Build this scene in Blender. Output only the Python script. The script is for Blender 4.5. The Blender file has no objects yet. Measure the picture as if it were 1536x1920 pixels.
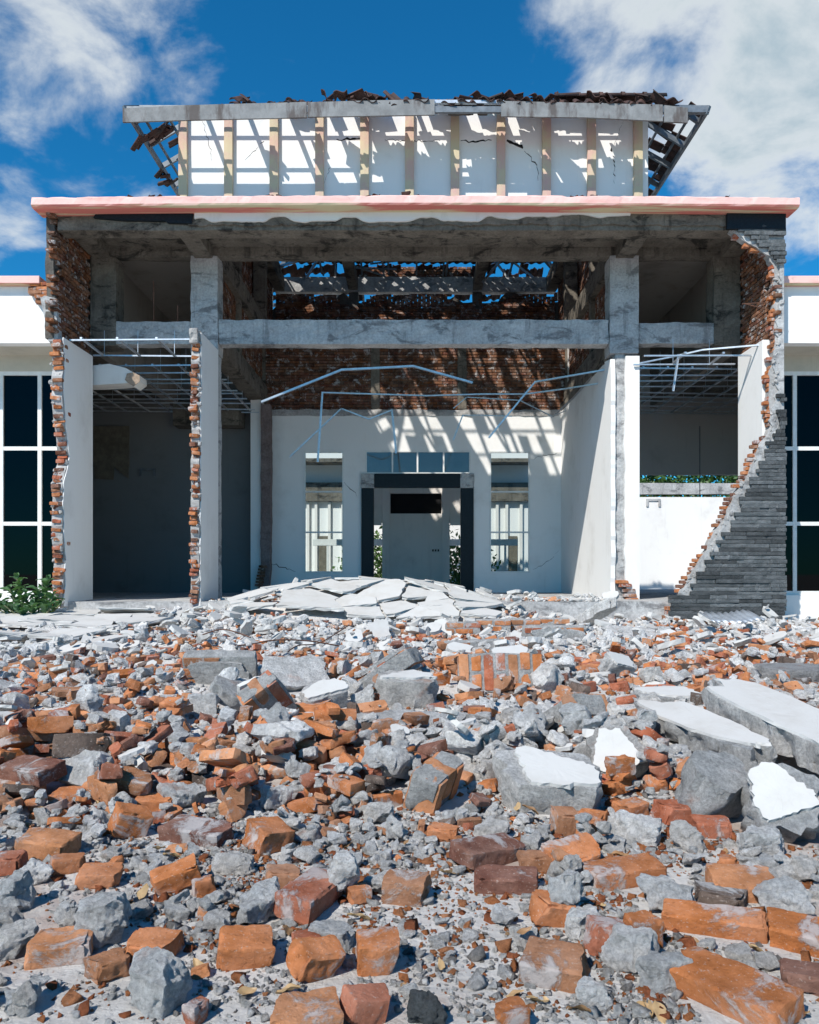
import bpy, bmesh, math, random
import numpy as np
from mathutils import Vector, Matrix, Euler

random.seed(11)
RNG = np.random.default_rng(11)
SC = bpy.context.scene
COL = SC.collection

# ------------------------------------------------------------------ camera
# photograph 1536 x 1920; focal length 1500 px, level camera 0.8 m above the ground,
# optical axis at pixel (779, 1075)
FP, CXP, CYP, CH = 1500.0, 779.0, 1075.0, 0.8
cam_d = bpy.data.cameras.new('camera')
cam = bpy.data.objects.new('camera', cam_d)
COL.objects.link(cam)
cam.location = (0, 0, CH)
cam.rotation_euler = (math.radians(90), 0, 0)
cam_d.sensor_fit = 'VERTICAL'
cam_d.sensor_height = 30.0
cam_d.lens = 30.0 * FP / 1920.0
cam_d.shift_x = (768 - CXP) / 1920.0
cam_d.shift_y = (CYP - 960) / 1920.0
cam_d.clip_start = 0.05
cam_d.clip_end = 3000
SC.camera = cam

# ------------------------------------------------------------------ sun and sky
SUN_RAY = Vector((0.69, 1.0, -1.19)).normalized()
sd = bpy.data.lights.new('sun', 'SUN')
sd.energy = 3.35
sd.angle = math.radians(0.53)
sd.color = (1.0, 0.955, 0.89)
sun = bpy.data.objects.new('sun', sd)
COL.objects.link(sun)
sun.location = (-20, -30, 40)
sun.rotation_euler = SUN_RAY.to_track_quat('-Z', 'Y').to_euler()

SC.view_settings.view_transform = 'Standard'
SC.view_settings.look = 'None'
SC.view_settings.exposure = 0.76
SC.view_settings.gamma = 1.0
SC.view_settings.use_curve_mapping = False
SC.cycles.use_adaptive_sampling = True
SC.cycles.max_bounces = 9
SC.cycles.diffuse_bounces = 6
SC.cycles.transparent_max_bounces = 12

world = bpy.data.worlds.new('World')
SC.world = world
world.use_nodes = True


def build_world():
    nt = world.node_tree
    nt.nodes.clear()
    N, L = nt.nodes.new, nt.links.new
    out = N('ShaderNodeOutputWorld')
    bg = N('ShaderNodeBackground')
    bg.inputs['Strength'].default_value = 0.080
    L(bg.outputs[0], out.inputs[0])
    sky = N('ShaderNodeTexSky')
    sky.sky_type = 'NISHITA'
    sky.sun_disc = False
    sky.sun_elevation = math.asin(-SUN_RAY.z)
    sky.sun_rotation = math.atan2(-SUN_RAY.x, -SUN_RAY.y)
    sky.altitude = 1500
    sky.air_density = 1.0
    sky.dust_density = 0.1
    sky.ozone_density = 3.0
    hs = N('ShaderNodeHueSaturation')
    hs.inputs['Saturation'].default_value = 1.25
    hs.inputs['Hue'].default_value = 0.487
    hs.inputs['Value'].default_value = 1.0
    L(sky.outputs[0], hs.inputs['Color'])
    gr = N('ShaderNodeMix'); gr.data_type = 'RGBA'; gr.blend_type = 'MULTIPLY'; gr.inputs[0].default_value = 1.0
    L(hs.outputs[0], gr.inputs[6]); gr.inputs[7].default_value = (0.25, 0.92, 1.13, 1)
    tc = N('ShaderNodeTexCoord')
    # project the sky direction on a flat cloud layer
    sep = N('ShaderNodeSeparateXYZ'); L(tc.outputs['Generated'], sep.inputs[0])
    mx = N('ShaderNodeMath'); mx.operation = 'MAXIMUM'; L(sep.outputs[2], mx.inputs[0]); mx.inputs[1].default_value = 0.0
    ad = N('ShaderNodeMath'); ad.operation = 'ADD'; L(mx.outputs[0], ad.inputs[0]); ad.inputs[1].default_value = 0.35
    cmb = N('ShaderNodeCombineXYZ')
    for i in (0, 1):
        dv = N('ShaderNodeMath'); dv.operation = 'DIVIDE'
        L(sep.outputs[i], dv.inputs[0]); L(ad.outputs[0], dv.inputs[1]); L(dv.outputs[0], cmb.inputs[i])
    n1 = N('ShaderNodeTexNoise'); n1.inputs['Scale'].default_value = 5.2; n1.inputs['Detail'].default_value = 10
    n1.inputs['Roughness'].default_value = 0.58; n1.inputs['Distortion'].default_value = 0.25
    L(cmb.outputs[0], n1.inputs['Vector'])
    n2 = N('ShaderNodeTexNoise'); n2.inputs['Scale'].default_value = 1.1; n2.inputs['Detail'].default_value = 2
    L(cmb.outputs[0], n2.inputs['Vector'])
    # cumulus banks standing in given directions of the sky
    banks = [((-0.40, 0.70), 0.23, 0.62), ((-0.45, 0.58), 0.09, 0.34), ((-0.25, 0.63), 0.10, 0.34), ((-0.53, 0.45), 0.09, 0.5),
             ((-0.33, 0.49), 0.08, 0.36), ((0.30, 0.72), 0.22, 0.66), ((0.46, 0.62), 0.27, 0.72),
             ((0.46, 0.47), 0.17, 0.55), ((-0.16, 0.70), 0.06, 0.26), ((0.16, 0.64), 0.06, 0.3),
             ((0.9, 0.5), 0.4, 0.5), ((-0.95, 0.55), 0.35, 0.5), ((0.52, 0.36), 0.07, 0.4), ((-0.52, 0.36), 0.08, 0.35)]
    acc = None
    for (u, v), r, amp in banks:
        c = Vector((u, 1, v)).normalized()
        ds = N('ShaderNodeVectorMath'); ds.operation = 'DISTANCE'
        L(tc.outputs['Generated'], ds.inputs[0]); ds.inputs[1].default_value = c
        mr = N('ShaderNodeMapRange'); mr.interpolation_type = 'SMOOTHSTEP'
        L(ds.outputs['Value'], mr.inputs[0])
        mr.inputs[1].default_value = r * 1.15; mr.inputs[2].default_value = r * 0.1
        mr.inputs[3].default_value = 0; mr.inputs[4].default_value = amp
        if acc is None:
            acc = mr.outputs[0]
        else:
            a = N('ShaderNodeMath'); a.operation = 'MAXIMUM'
            L(acc, a.inputs[0]); L(mr.outputs[0], a.inputs[1]); acc = a.outputs[0]
    s1 = N('ShaderNodeMath'); s1.operation = 'MULTIPLY'; L(n1.outputs[0], s1.inputs[0]); s1.inputs[1].default_value = 1.15
    s2 = N('ShaderNodeMath'); s2.operation = 'MULTIPLY_ADD'; L(acc, s2.inputs[0]); s2.inputs[1].default_value = 0.62; L(s1.outputs[0], s2.inputs[2])
    s3 = N('ShaderNodeMath'); s3.operation = 'MULTIPLY_ADD'; L(n2.outputs[0], s3.inputs[0]); s3.inputs[1].default_value = 0.25; L(s2.outputs[0], s3.inputs[2])
    dens = N('ShaderNodeMapRange'); dens.interpolation_type = 'SMOOTHSTEP'
    L(s3.outputs[0], dens.inputs[0])
    dens.inputs[1].default_value = 0.88; dens.inputs[2].default_value = 1.18
    dens.inputs[3].default_value = 0; dens.inputs[4].default_value = 0.93
    core = N('ShaderNodeMapRange'); core.interpolation_type = 'SMOOTHSTEP'
    L(s3.outputs[0], core.inputs[0])
    core.inputs[1].default_value = 1.05; core.inputs[2].default_value = 1.40
    cc = N('ShaderNodeMix'); cc.data_type = 'RGBA'
    L(core.outputs[0], cc.inputs[0])
    cc.inputs[6].default_value = (6.0, 6.3, 6.4, 1)
    cc.inputs[7].default_value = (2.6, 3.6, 4.2, 1)
    fin = N('ShaderNodeMix'); fin.data_type = 'RGBA'
    L(dens.outputs[0], fin.inputs[0]); L(gr.outputs[2], fin.inputs[6]); L(cc.outputs[2], fin.inputs[7])
    L(fin.outputs[2], bg.inputs['Color'])


build_world()

# ------------------------------------------------------------------ helpers


def PX(px, Y): return (px - CXP) * Y / FP
def PZ(py, Y): return CH + (CYP - py) * Y / FP


WO = {}


def link(o, parent=None, pos=(0, 0, 0)):
    """link o with its origin at world position pos, under an unrotated parent"""
    COL.objects.link(o)
    pos = Vector(pos)
    WO[o.name] = pos
    if parent is not None:
        o.parent = parent
        o.location = pos - WO[parent.name]
    else:
        o.location = pos
    return o


def tag(o, label=None, cat=None, group=None, kind=None):
    if label: o['label'] = label
    if cat: o['category'] = cat
    if group: o['group'] = group
    if kind: o['kind'] = kind
    return o


def empty(name, pos, label, cat, group=None):
    o = bpy.data.objects.new(name, None)
    o.empty_display_size = 0.2
    link(o, None, pos)
    return tag(o, label, cat, group)


def mkmesh(name, V, F, mats, mi=None, smooth=False, sharp=None):
    me = bpy.data.meshes.new(name)
    V = np.asarray(V, dtype=np.float64)
    me.from_pydata(V.tolist(), [], [list(map(int, f)) for f in F])
    if not isinstance(mats, (list, tuple)): mats = [mats]
    for m in mats: me.materials.append(m)
    if mi is not None:
        me.polygons.foreach_set('material_index', np.asarray(mi, dtype=np.int32))
    if smooth:
        me.polygons.foreach_set('use_smooth', np.ones(len(me.polygons), dtype=bool))
        if sharp: me.set_sharp_from_angle(angle=math.radians(sharp))
    me.update()
    return me


def ob(name, me, parent=None, pos=(0, 0, 0), rot=None, scale=None):
    o = bpy.data.objects.new(name, me)
    link(o, parent, pos)
    if rot is not None: o.rotation_euler = rot
    if scale is not None: o.scale = scale
    return o


def vnoise(P, freq, seed=0):
    """vectorised value noise in -1..1"""
    P = np.asarray(P, dtype=np.float64) * freq + seed * 17.137
    I = np.floor(P).astype(np.int64)
    Fr = P - I
    W = Fr * Fr * (3 - 2 * Fr)
    D = P.shape[1]

    def h(c):
        n = c[:, 0] * 374761393 + c[:, 1] * 668265263 + (c[:, 2] * 2147483647 if D > 2 else 0) + seed * 974711
        n = (n ^ (n >> 13)) & 0xffffffff
        n = (n * 1274126177) & 0xffffffff
        n = n ^ (n >> 16)
        return (n & 0xffff) / 32767.5 - 1.0
    out = np.zeros(len(P))
    for k in range(2 ** D):
        b = np.array([(k >> d) & 1 for d in range(D)])
        w = np.ones(len(P))
        for d in range(D):
            w = w * (W[:, d] if b[d] else 1 - W[:, d])
        out += w * h(I + b)
    return out


def fbm(P, freq, seed=0, octv=3):
    a, s = 1.0, 0
    for o in range(octv):
        s = s + a * vnoise(P, freq * 2 ** o, seed + o * 7)
        a *= 0.5
    return s


_bg = {}


def box_grid(seg):
    """surface lattice of a unit box (-1..1), welded, quads facing out"""
    if seg in _bg: return _bg[seg]
    nx, ny, nz = seg
    idx, V, F = {}, [], []

    def v(i, j, k):
        q = (i, j, k)
        if q not in idx:
            idx[q] = len(V)
            V.append((2 * i / nx - 1, 2 * j / ny - 1, 2 * k / nz - 1))
        return idx[q]
    for i in range(nx):
        for j in range(ny):
            F.append((v(i, j, 0), v(i, j + 1, 0), v(i + 1, j + 1, 0), v(i + 1, j, 0)))
            F.append((v(i, j, nz), v(i + 1, j, nz), v(i + 1, j + 1, nz), v(i, j + 1, nz)))
    for i in range(nx):
        for k in range(nz):
            F.append((v(i, 0, k), v(i + 1, 0, k), v(i + 1, 0, k + 1), v(i, 0, k + 1)))
            F.append((v(i, ny, k), v(i, ny, k + 1), v(i + 1, ny, k + 1), v(i + 1, ny, k)))
    for j in range(ny):
        for k in range(nz):
            F.append((v(0, j, k), v(0, j, k + 1), v(0, j + 1, k + 1), v(0, j + 1, k)))
            F.append((v(nx, j, k), v(nx, j + 1, k), v(nx, j + 1, k + 1), v(nx, j, k + 1)))
    _bg[seg] = (np.array(V, float), np.array(F))
    return _bg[seg]


def shape(dims, seg, rnd=0.006, amp=0.003, freq=25, cuts=(), seed=0, chip=0.0, fine=0.0):
    """a worn block: box with rounded edges, broken off along rough planes, noisy skin"""
    V, F = box_grid(seg)
    h = np.array(dims) / 2
    V = V * h
    inner = np.clip(V, -(h - rnd), h - rnd)
    d = V - inner
    ln = np.linalg.norm(d, axis=1, keepdims=True)
    V = np.where(ln > 1e-9, inner + d / np.maximum(ln, 1e-9) * rnd, V)
    edge = (np.abs(V) > h - rnd * 1.2).sum(1) >= 2
    for i, (n, off, rough) in enumerate(cuts):
        n = np.array(n, float); n /= np.linalg.norm(n)
        s = V @ n - off + rough * fbm(V, 22, seed + 31 * i, 3)
        V = V - n * np.maximum(s, 0)[:, None]
    nr = V / np.maximum(np.linalg.norm(V, axis=1, keepdims=True), 1e-6)
    V = V + nr * (amp * fbm(V, freq, seed, 3))[:, None]
    if chip:
        V = V - nr * (edge * chip * np.maximum(fbm(V, 34, seed + 5, 2) + 0.15, 0))[:, None]
    if fine:
        V = V + nr * (fine * fbm(V, 95, seed + 9, 2))[:, None]
    return V, F


def rsphere(r):
    v = r.normal(size=3); return v / np.linalg.norm(v)


def rough_box(name, lo, hi, mat, parent, step=0.14, amp=0.008, freq=5, seed=0, rnd=0.012, smooth=False):
    lo, hi = np.array(lo, float), np.array(hi, float)
    dims = hi - lo
    seg = tuple(int(max(2, min(60, round(d / step)))) for d in dims)
    V, F = box_grid(seg)
    V = V * dims / 2
    h = dims / 2
    r = min(rnd, dims.min() * 0.3)
    inner = np.clip(V, -(h - r), h - r)
    d = V - inner
    ln = np.linalg.norm(d, axis=1, keepdims=True)
    V = np.where(ln > 1e-9, inner + d / np.maximum(ln, 1e-9) * r, V)
    nd = np.where(ln > 1e-9, d / np.maximum(ln, 1e-9), 0)
    wp = V + (lo + hi) / 2
    n1 = fbm(wp, freq, seed, 3) * amp
    V = wp + nd * n1[:, None]
    me = mkmesh(name, V, F, mat, smooth=smooth, sharp=40)
    return ob(name, me, parent)


def box(name, lo, hi, mat, parent=None, bevel=0.0):
    bm = bmesh.new()
    bmesh.ops.create_cube(bm, size=1)
    lo, hi = Vector(lo), Vector(hi)
    for v in bm.verts:
        v.co = Vector((v.co.x * (hi.x - lo.x), v.co.y * (hi.y - lo.y), v.co.z * (hi.z - lo.z))) + (lo + hi) / 2
    if bevel: bmesh.ops.bevel(bm, geom=bm.edges[:], offset=bevel, segments=1, affect='EDGES')
    me = bpy.data.meshes.new(name); bm.to_mesh(me); bm.free()
    me.materials.append(mat)
    return ob(name, me, parent)


def prism(name, poly, a0, a1, axis, mat, parent=None, cap_mat=None):
    """extrude a 2d polygon; axis 'y': poly in (x,z); axis 'x': poly in (y,z); axis 'z': poly in (x,y)"""
    def P(u, v, a):
        return {'y': (u, a, v), 'x': (a, u, v), 'z': (u, v, a)}[axis]
    bm = bmesh.new()
    A = [bm.verts.new(P(u, v, a0)) for u, v in poly]
    B = [bm.verts.new(P(u, v, a1)) for u, v in poly]
    n = len(poly)
    f1 = bm.faces.new(A); f2 = bm.faces.new(list(reversed(B)))
    f1.normal_update(); f2.normal_update()
    for i in range(n):
        bm.faces.new((A[(i + 1) % n], A[i], B[i], B[(i + 1) % n]))
    bmesh.ops.triangulate(bm, faces=[f1, f2], ngon_method='EAR_CLIP')
    bmesh.ops.recalc_face_normals(bm, faces=bm.faces[:])
    me = bpy.data.meshes.new(name); bm.to_mesh(me); bm.free()
    me.materials.append(mat)
    return ob(name, me, parent)


def wall_holes(name, u0, u1, z0, z1, holes, y0, y1, mat, parent, axis='y'):
    """wall with rectangular openings (u is x for axis y, y for axis x)"""
    us = sorted({u0, u1} | {h[0] for h in holes} | {h[1] for h in holes})
    zs = sorted({z0, z1} | {h[2] for h in holes} | {h[3] for h in holes})
    us = [u for u in us if u0 <= u <= u1]; zs = [z for z in zs if z0 <= z <= z1]
    bm = bmesh.new()
    vs = {}

    def P(u, z):
        k = (u, z)
        if k not in vs: vs[k] = bm.verts.new((u, y0, z) if axis == 'y' else (y0, u, z))
        return vs[k]
    for i in range(len(us) - 1):
        for j in range(len(zs) - 1):
            cu, cz = (us[i] + us[i + 1]) / 2, (zs[j] + zs[j + 1]) / 2
            if any(h[0] < cu < h[1] and h[2] < cz < h[3] for h in holes): continue
            bm.faces.new((P(us[i], zs[j]), P(us[i + 1], zs[j]), P(us[i + 1], zs[j + 1]), P(us[i], zs[j + 1])))
    r = bmesh.ops.extrude_face_region(bm, geom=bm.faces[:])
    for g in r['geom']:
        if isinstance(g, bmesh.types.BMVert):
            if axis == 'y': g.co.y = y1
            else: g.co.x = y1
    bmesh.ops.recalc_face_normals(bm, faces=bm.faces[:])
    me = bpy.data.meshes.new(name); bm.to_mesh(me); bm.free()
    me.materials.append(mat)
    return ob(name, me, parent)


def bar_geo(p, q, w, h):
    p, q = Vector(p), Vector(q)
    d = (q - p).normalized()
    up = Vector((0, 0, 1)) if abs(d.z) < 0.9 else Vector((0, 1, 0))
    s = d.cross(up).normalized(); u = s.cross(d).normalized()
    V = []
    for e in (p, q):
        for a, b in ((-1, -1), (1, -1), (1, 1), (-1, 1)):
            V.append(e + s * (a * w / 2) + u * (b * h / 2))
    F = [(0, 3, 2, 1), (4, 5, 6, 7), (0, 1, 5, 4), (1, 2, 6, 5), (2, 3, 7, 6), (3, 0, 4, 7)]
    return [tuple(v) for v in V], F


def bar(name, p, q, w, h, mat, parent):
    V, F = bar_geo(p, q, w, h)
    return ob(name, mkmesh(name, V, F, mat), parent)


def polybar(name, pts, w, h, mat, parent=None):
    """a bent U-channel: two flanges and a web along a polyline"""
    V, F = [], []
    prev = None
    for i in range(len(pts) - 1):
        for (dw, dh, ow, oh) in ((w, 0.004, 0, 0), (0.004, h, -w / 2, -h / 2), (0.004, h, w / 2, -h / 2)):
            p, q = Vector(pts[i]), Vector(pts[i + 1])
            d = (q - p).normalized()
            up = Vector((0, 0, 1)) if abs(d.z) < 0.9 else Vector((0, 1, 0))
            s = d.cross(up).normalized(); u = s.cross(d).normalized()
            off = s * ow + u * oh
            v, f = bar_geo(p + off - d * 0.004, q + off + d * 0.004, dw, dh)
            b = len(V); V += v; F += [tuple(k + b for k in ff) for ff in f]
    return mkmesh(name, V, F, mat)


def clip_poly(poly, n, d):
    out = []
    for i in range(len(poly)):
        a, b = poly[i], poly[(i + 1) % len(poly)]
        sa, sb = a[0] * n[0] + a[1] * n[1] - d, b[0] * n[0] + b[1] * n[1] - d
        if sa <= 0: out.append(a)
        if (sa < 0 < sb) or (sb < 0 < sa):
            t = sa / (sa - sb)
            out.append((a[0] + t * (b[0] - a[0]), a[1] + t * (b[1] - a[1])))
    return out


def voronoi(domain, seeds):
    cells = []
    for i, s in enumerate(seeds):
        c = list(domain)
        for j, t in enumerate(seeds):
            if i == j or not c: continue
            n = (t[0] - s[0], t[1] - s[1])
            d = (t[0] ** 2 + t[1] ** 2 - s[0] ** 2 - s[1] ** 2) / 2
            c = clip_poly(c, n, d)
        cells.append(c)
    return cells


# ------------------------------------------------------------------ materials
class MB:
    def __init__(s, name):
        s.m = bpy.data.materials.new(name); s.m.use_nodes = True
        s.nt = s.m.node_tree; s.b = s.nt.nodes['Principled BSDF']
        s.tc = s.N('ShaderNodeTexCoord'); s._o = None

    def N(s, t): return s.nt.nodes.new(t)
    def L(s, a, b): s.nt.links.new(a, b)

    def co(s):
        """object coordinates shifted by a random amount per object"""
        if s._o is None:
            oi = s.N('ShaderNodeObjectInfo')
            mu = s.N('ShaderNodeMath'); mu.operation = 'MULTIPLY'; mu.inputs[1].default_value = 37.0
            s.L(oi.outputs['Random'], mu.inputs[0])
            va = s.N('ShaderNodeVectorMath'); va.operation = 'ADD'
            s.L(s.tc.outputs['Object'], va.inputs[0]); s.L(mu.outputs[0], va.inputs[1])
            s._o = va.outputs[0]; s.oi = oi
        return s._o

    def noise(s, scale, detail=6, rough=0.6, vec=None, stretch=None, dist=0.0):
        n = s.N('ShaderNodeTexNoise'); n.inputs['Scale'].default_value = scale
        n.inputs['Detail'].default_value = detail; n.inputs['Roughness'].default_value = rough
        n.inputs['Distortion'].default_value = dist
        v = vec or s.co()
        if stretch:
            mp = s.N('ShaderNodeMapping'); mp.inputs['Scale'].default_value = stretch
            s.L(v, mp.inputs[0]); v = mp.outputs[0]
        s.L(v, n.inputs['Vector'])
        return n.outputs[0]

    def ramp(s, fac, lo, hi, a=0.0, b=1.0):
        r = s.N('ShaderNodeMapRange'); s.L(fac, r.inputs[0]); r.interpolation_type = 'SMOOTHSTEP'
        for i, x in enumerate((lo, hi, a, b)): r.inputs[i + 1].default_value = x
        return r.outputs[0]

    def mix(s, fac, a, b, mode='MIX'):
        n = s.N('ShaderNodeMix'); n.data_type = 'RGBA'; n.blend_type = mode
        for k, x in ((0, fac), (6, a), (7, b)):
            if isinstance(x, (int, float)): n.inputs[k].default_value = x
            elif isinstance(x, tuple): n.inputs[k].default_value = (*x, 1)
            else: s.L(x, n.inputs[k])
        return n.outputs[2]

    def math(s, op, a, b=0.0):
        n = s.N('ShaderNodeMath'); n.operation = op
        for k, x in ((0, a), (1, b)):
            if isinstance(x, (int, float)): n.inputs[k].default_value = x
            else: s.L(x, n.inputs[k])
        return n.outputs[0]

    def col(s, c):
        if isinstance(c, tuple): s.b.inputs['Base Color'].default_value = (*c, 1)
        else: s.L(c, s.b.inputs['Base Color'])

    def rough(s, r):
        if isinstance(r, (int, float)): s.b.inputs['Roughness'].default_value = r
        else: s.L(r, s.b.inputs['Roughness'])

    def bump(s, h, strength=0.5, dist=0.01):
        b = s.N('ShaderNodeBump'); b.inputs['Strength'].default_value = strength
        b.inputs['Distance'].default_value = dist
        s.L(h, b.inputs['Height']); s.L(b.outputs[0], s.b.inputs['Normal'])

    def tint(s, attr):
        if attr:
            a = s.N('ShaderNodeAttribute'); a.attribute_name = 'tint'; return a.outputs['Color']
        s.co(); return s.oi.outputs['Color']

    def spec(s, v): s.b.inputs['Specular IOR Level'].default_value = v


def m_plaster(name, c=(0.77, 0.76, 0.735), dirt=(0.46, 0.43, 0.385), amount=0.5):
    b = MB(name)
    w = b.tc.outputs['Object']
    n = b.ramp(b.noise(1.3, 8, 0.62, w), 0.50, 0.82, 0, amount)
    st = b.ramp(b.noise(3.2, 6, 0.6, w, (2.2, 2.2, 0.22)), 0.56, 0.85, 0, amount * 0.7)
    c1 = b.mix(n, c, dirt); c2 = b.mix(st, c1, dirt)
    b.col(c2); b.rough(0.85); b.spec(0.25)
    h = b.math('ADD', b.noise(38, 5, 0.6, w), b.math('MULTIPLY', b.noise(3, 3, 0.5, w), 2.0))
    b.bump(h, 0.22, 0.006)
    return b.m


def m_concrete(name, c=(0.34, 0.325, 0.30), dark=(0.10, 0.095, 0.085), light=(0.47, 0.46, 0.44), stain=0.55):
    b = MB(name)
    w = b.tc.outputs['Object']
    n = b.noise(2.3, 9, 0.66, w)
    base = b.mix(b.ramp(n, 0.35, 0.7), c, light)
    d = b.ramp(b.noise(1.9, 8, 0.7, w, (1, 1, 2.4), 0.6), 0.51, 0.63, 0, stain)
    base = b.mix(d, base, dark)
    dr = b.ramp(b.noise(4.0, 7, 0.65, w, (1.6, 1.6, 0.18)), 0.52, 0.70, 0, stain * 0.75)
    base = b.mix(dr, base, dark)
    fine = b.ramp(b.noise(26, 6, 0.7, w), 0.3, 0.75, 0.72, 1.12)
    base = b.mix(1.0, base, fine, 'MULTIPLY')
    b.col(base); b.rough(0.92); b.spec(0.2)
    b.bump(b.math('ADD', b.noise(9, 8, 0.7, w), b.math('MULTIPLY', b.noise(55, 4, 0.6, w), 0.35)), 0.55, 0.02)
    return b.m


def m_brick(name, attr=False, base=None, dust=0.75):
    b = MB(name)
    o = b.co() if not attr else b.tc.outputs['Object']
    t = base or b.tint(attr)
    v = b.ramp(b.noise(11, 6, 0.65, o), 0.3, 0.72, 0.72, 1.28)
    c = b.mix(1.0, t, v, 'MULTIPLY')
    # scorched and sooty patches of the kiln
    c = b.mix(b.ramp(b.noise(7, 5, 0.6, o, None, 1.2), 0.6, 0.78, 0, 0.6), c, (0.10, 0.035, 0.022))
    # mortar still sticking to it
    c = b.mix(b.ramp(b.noise(5.5, 8, 0.7, o), 0.35, 0.75, 0.02, 0.36), c, (0.46, 0.34, 0.27))
    mo = b.ramp(b.noise(6.0, 10, 0.74, o, None, 0.5), 0.535, 0.615, 0, dust)
    c = b.mix(mo, c, (0.50, 0.495, 0.49))
    sp = b.ramp(b.noise(150, 3, 0.5, o), 0.60, 0.74, 0, 0.55)
    c = b.mix(sp, c, (0.50, 0.43, 0.38))
    pit = b.ramp(b.noise(75, 5, 0.7, o), 0.28, 0.42, 0.66, 1.0)
    c = b.mix(1.0, c, pit, 'MULTIPLY')
    b.col(c); b.rough(0.95); b.spec(0.12)
    h = b.math('ADD', b.noise(42, 10, 0.8, o), b.math('MULTIPLY', mo, 0.35))
    h = b.math('ADD', h, b.math('MULTIPLY', pit, 0.35))
    b.bump(h, 0.9, 0.011)
    return b.m


def m_rubble(name, attr=False):
    """cement mortar and concrete fragments"""
    b = MB(name)
    o = b.co() if not attr else b.tc.outputs['Object']
    t = b.tint(attr)
    v = b.ramp(b.noise(14, 7, 0.68, o), 0.28, 0.74, 0.70, 1.20)
    c = b.mix(1.0, t, v, 'MULTIPLY')
    c = b.mix(b.ramp(b.noise(5, 6, 0.6, o), 0.62, 0.72, 0, 0.5), c, (0.36, 0.16, 0.085))
    c = b.mix(b.ramp(b.noise(70, 4, 0.6, o), 0.64, 0.80, 0, 0.4), c, (0.33, 0.33, 0.33))
    b.col(c); b.rough(0.95); b.spec(0.12)
    g = b.ramp(b.noise(90, 6, 0.75, o), 0.34, 0.62, 0.86, 1.36)
    b.col(b.mix(1.0, c, g, 'MULTIPLY'))
    b.bump(b.math('ADD', b.noise(60, 10, 0.85, o), b.math('MULTIPLY', b.noise(20, 6, 0.7, o), 0.9)), 1.0, 0.026)
    return b.m


def m_paint(name, attr=False, c=(0.53, 0.525, 0.505)):
    b = MB(name)
    o = b.co() if not attr else b.tc.outputs['Object']
    d = b.ramp(b.noise(9, 8, 0.7, o), 0.58, 0.8, 0, 0.5)
    cc = b.mix(d, c, (0.40, 0.385, 0.36))
    cc = b.mix(b.ramp(b.noise(3.1, 8, 0.7, o), 0.44, 0.70, 0, 0.6), cc, (0.43, 0.41, 0.375))
    cc = b.mix(b.ramp(b.noise(160, 3, 0.5, o), 0.68, 0.76, 0, 0.5), cc, (0.40, 0.36, 0.33))
    b.col(cc); b.rough(0.85); b.spec(0.2)
    b.bump(b.noise(45, 5, 0.6, o), 0.3, 0.004)
    return b.m


def m_flat(name, c, r=0.6, metal=0.0, var=0.25, scale=8, bump=0.2, streak=None, dirt=None, spec=0.4):
    b = MB(name)
    o = b.co()
    v = b.ramp(b.noise(scale, 6, 0.65, o), 0.3, 0.72, 1 - var, 1 + var)
    cc = b.mix(1.0, c, v, 'MULTIPLY')
    if dirt:
        cc = b.mix(b.ramp(b.noise(scale * 0.5, 7, 0.65, o, streak), 0.47, 0.62, 0, 0.85), cc, dirt)
    b.col(cc); b.rough(r); b.b.inputs['Metallic'].default_value = metal; b.spec(spec)
    if bump: b.bump(b.noise(scale * 5, 5, 0.6, o), bump, 0.004)
    return b.m


def m_glass(name, tint, fac=0.12):
    m = bpy.data.materials.new(name); m.use_nodes = True
    nt = m.node_tree; nt.nodes.clear()
    o = nt.nodes.new('ShaderNodeOutputMaterial')
    t = nt.nodes.new('ShaderNodeBsdfTransparent'); t.inputs[0].default_value = (*tint, 1)
    g = nt.nodes.new('ShaderNodeBsdfGlossy'); g.inputs['Roughness'].default_value = 0.02; g.inputs[0].default_value = (0.9, 0.95, 1, 1)
    lw = nt.nodes.new('ShaderNodeLayerWeight'); lw.inputs[0].default_value = fac
    mx = nt.nodes.new('ShaderNodeMixShader')
    nt.links.new(lw.outputs['Fresnel'], mx.inputs[0]); nt.links.new(t.outputs[0], mx.inputs[1]); nt.links.new(g.outputs[0], mx.inputs[2])
    nt.links.new(mx.outputs[0], o.inputs[0])
    return m


M = {}
M['plaster'] = m_plaster('white_plaster', amount=0.42)
M['plaster_old'] = m_plaster('old_plaster', (0.72, 0.71, 0.67), (0.40, 0.37, 0.33), 0.7)
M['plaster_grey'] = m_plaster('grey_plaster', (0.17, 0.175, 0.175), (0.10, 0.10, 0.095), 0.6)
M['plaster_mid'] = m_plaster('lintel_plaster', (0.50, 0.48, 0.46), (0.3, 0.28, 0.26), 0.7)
M['panel'] = m_plaster('beige_panel', (0.72, 0.68, 0.63), (0.33, 0.30, 0.28), 0.4)
M['soffit'] = m_plaster('beige_soffit', (0.50, 0.46, 0.38), (0.3, 0.27, 0.22), 0.6)
M['brown_panel'] = m_flat('brown_panel', (0.14, 0.12, 0.09), 0.8)
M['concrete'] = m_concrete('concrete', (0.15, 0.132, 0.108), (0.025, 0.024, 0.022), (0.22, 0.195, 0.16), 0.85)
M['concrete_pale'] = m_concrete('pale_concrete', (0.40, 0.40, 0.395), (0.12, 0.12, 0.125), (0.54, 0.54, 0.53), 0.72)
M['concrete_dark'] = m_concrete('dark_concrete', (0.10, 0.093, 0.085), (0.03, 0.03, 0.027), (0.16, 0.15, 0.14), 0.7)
M['mortar'] = m_concrete('mortar', (0.36, 0.35, 0.335), (0.2, 0.19, 0.18), (0.5, 0.49, 0.48), 0.4)
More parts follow.
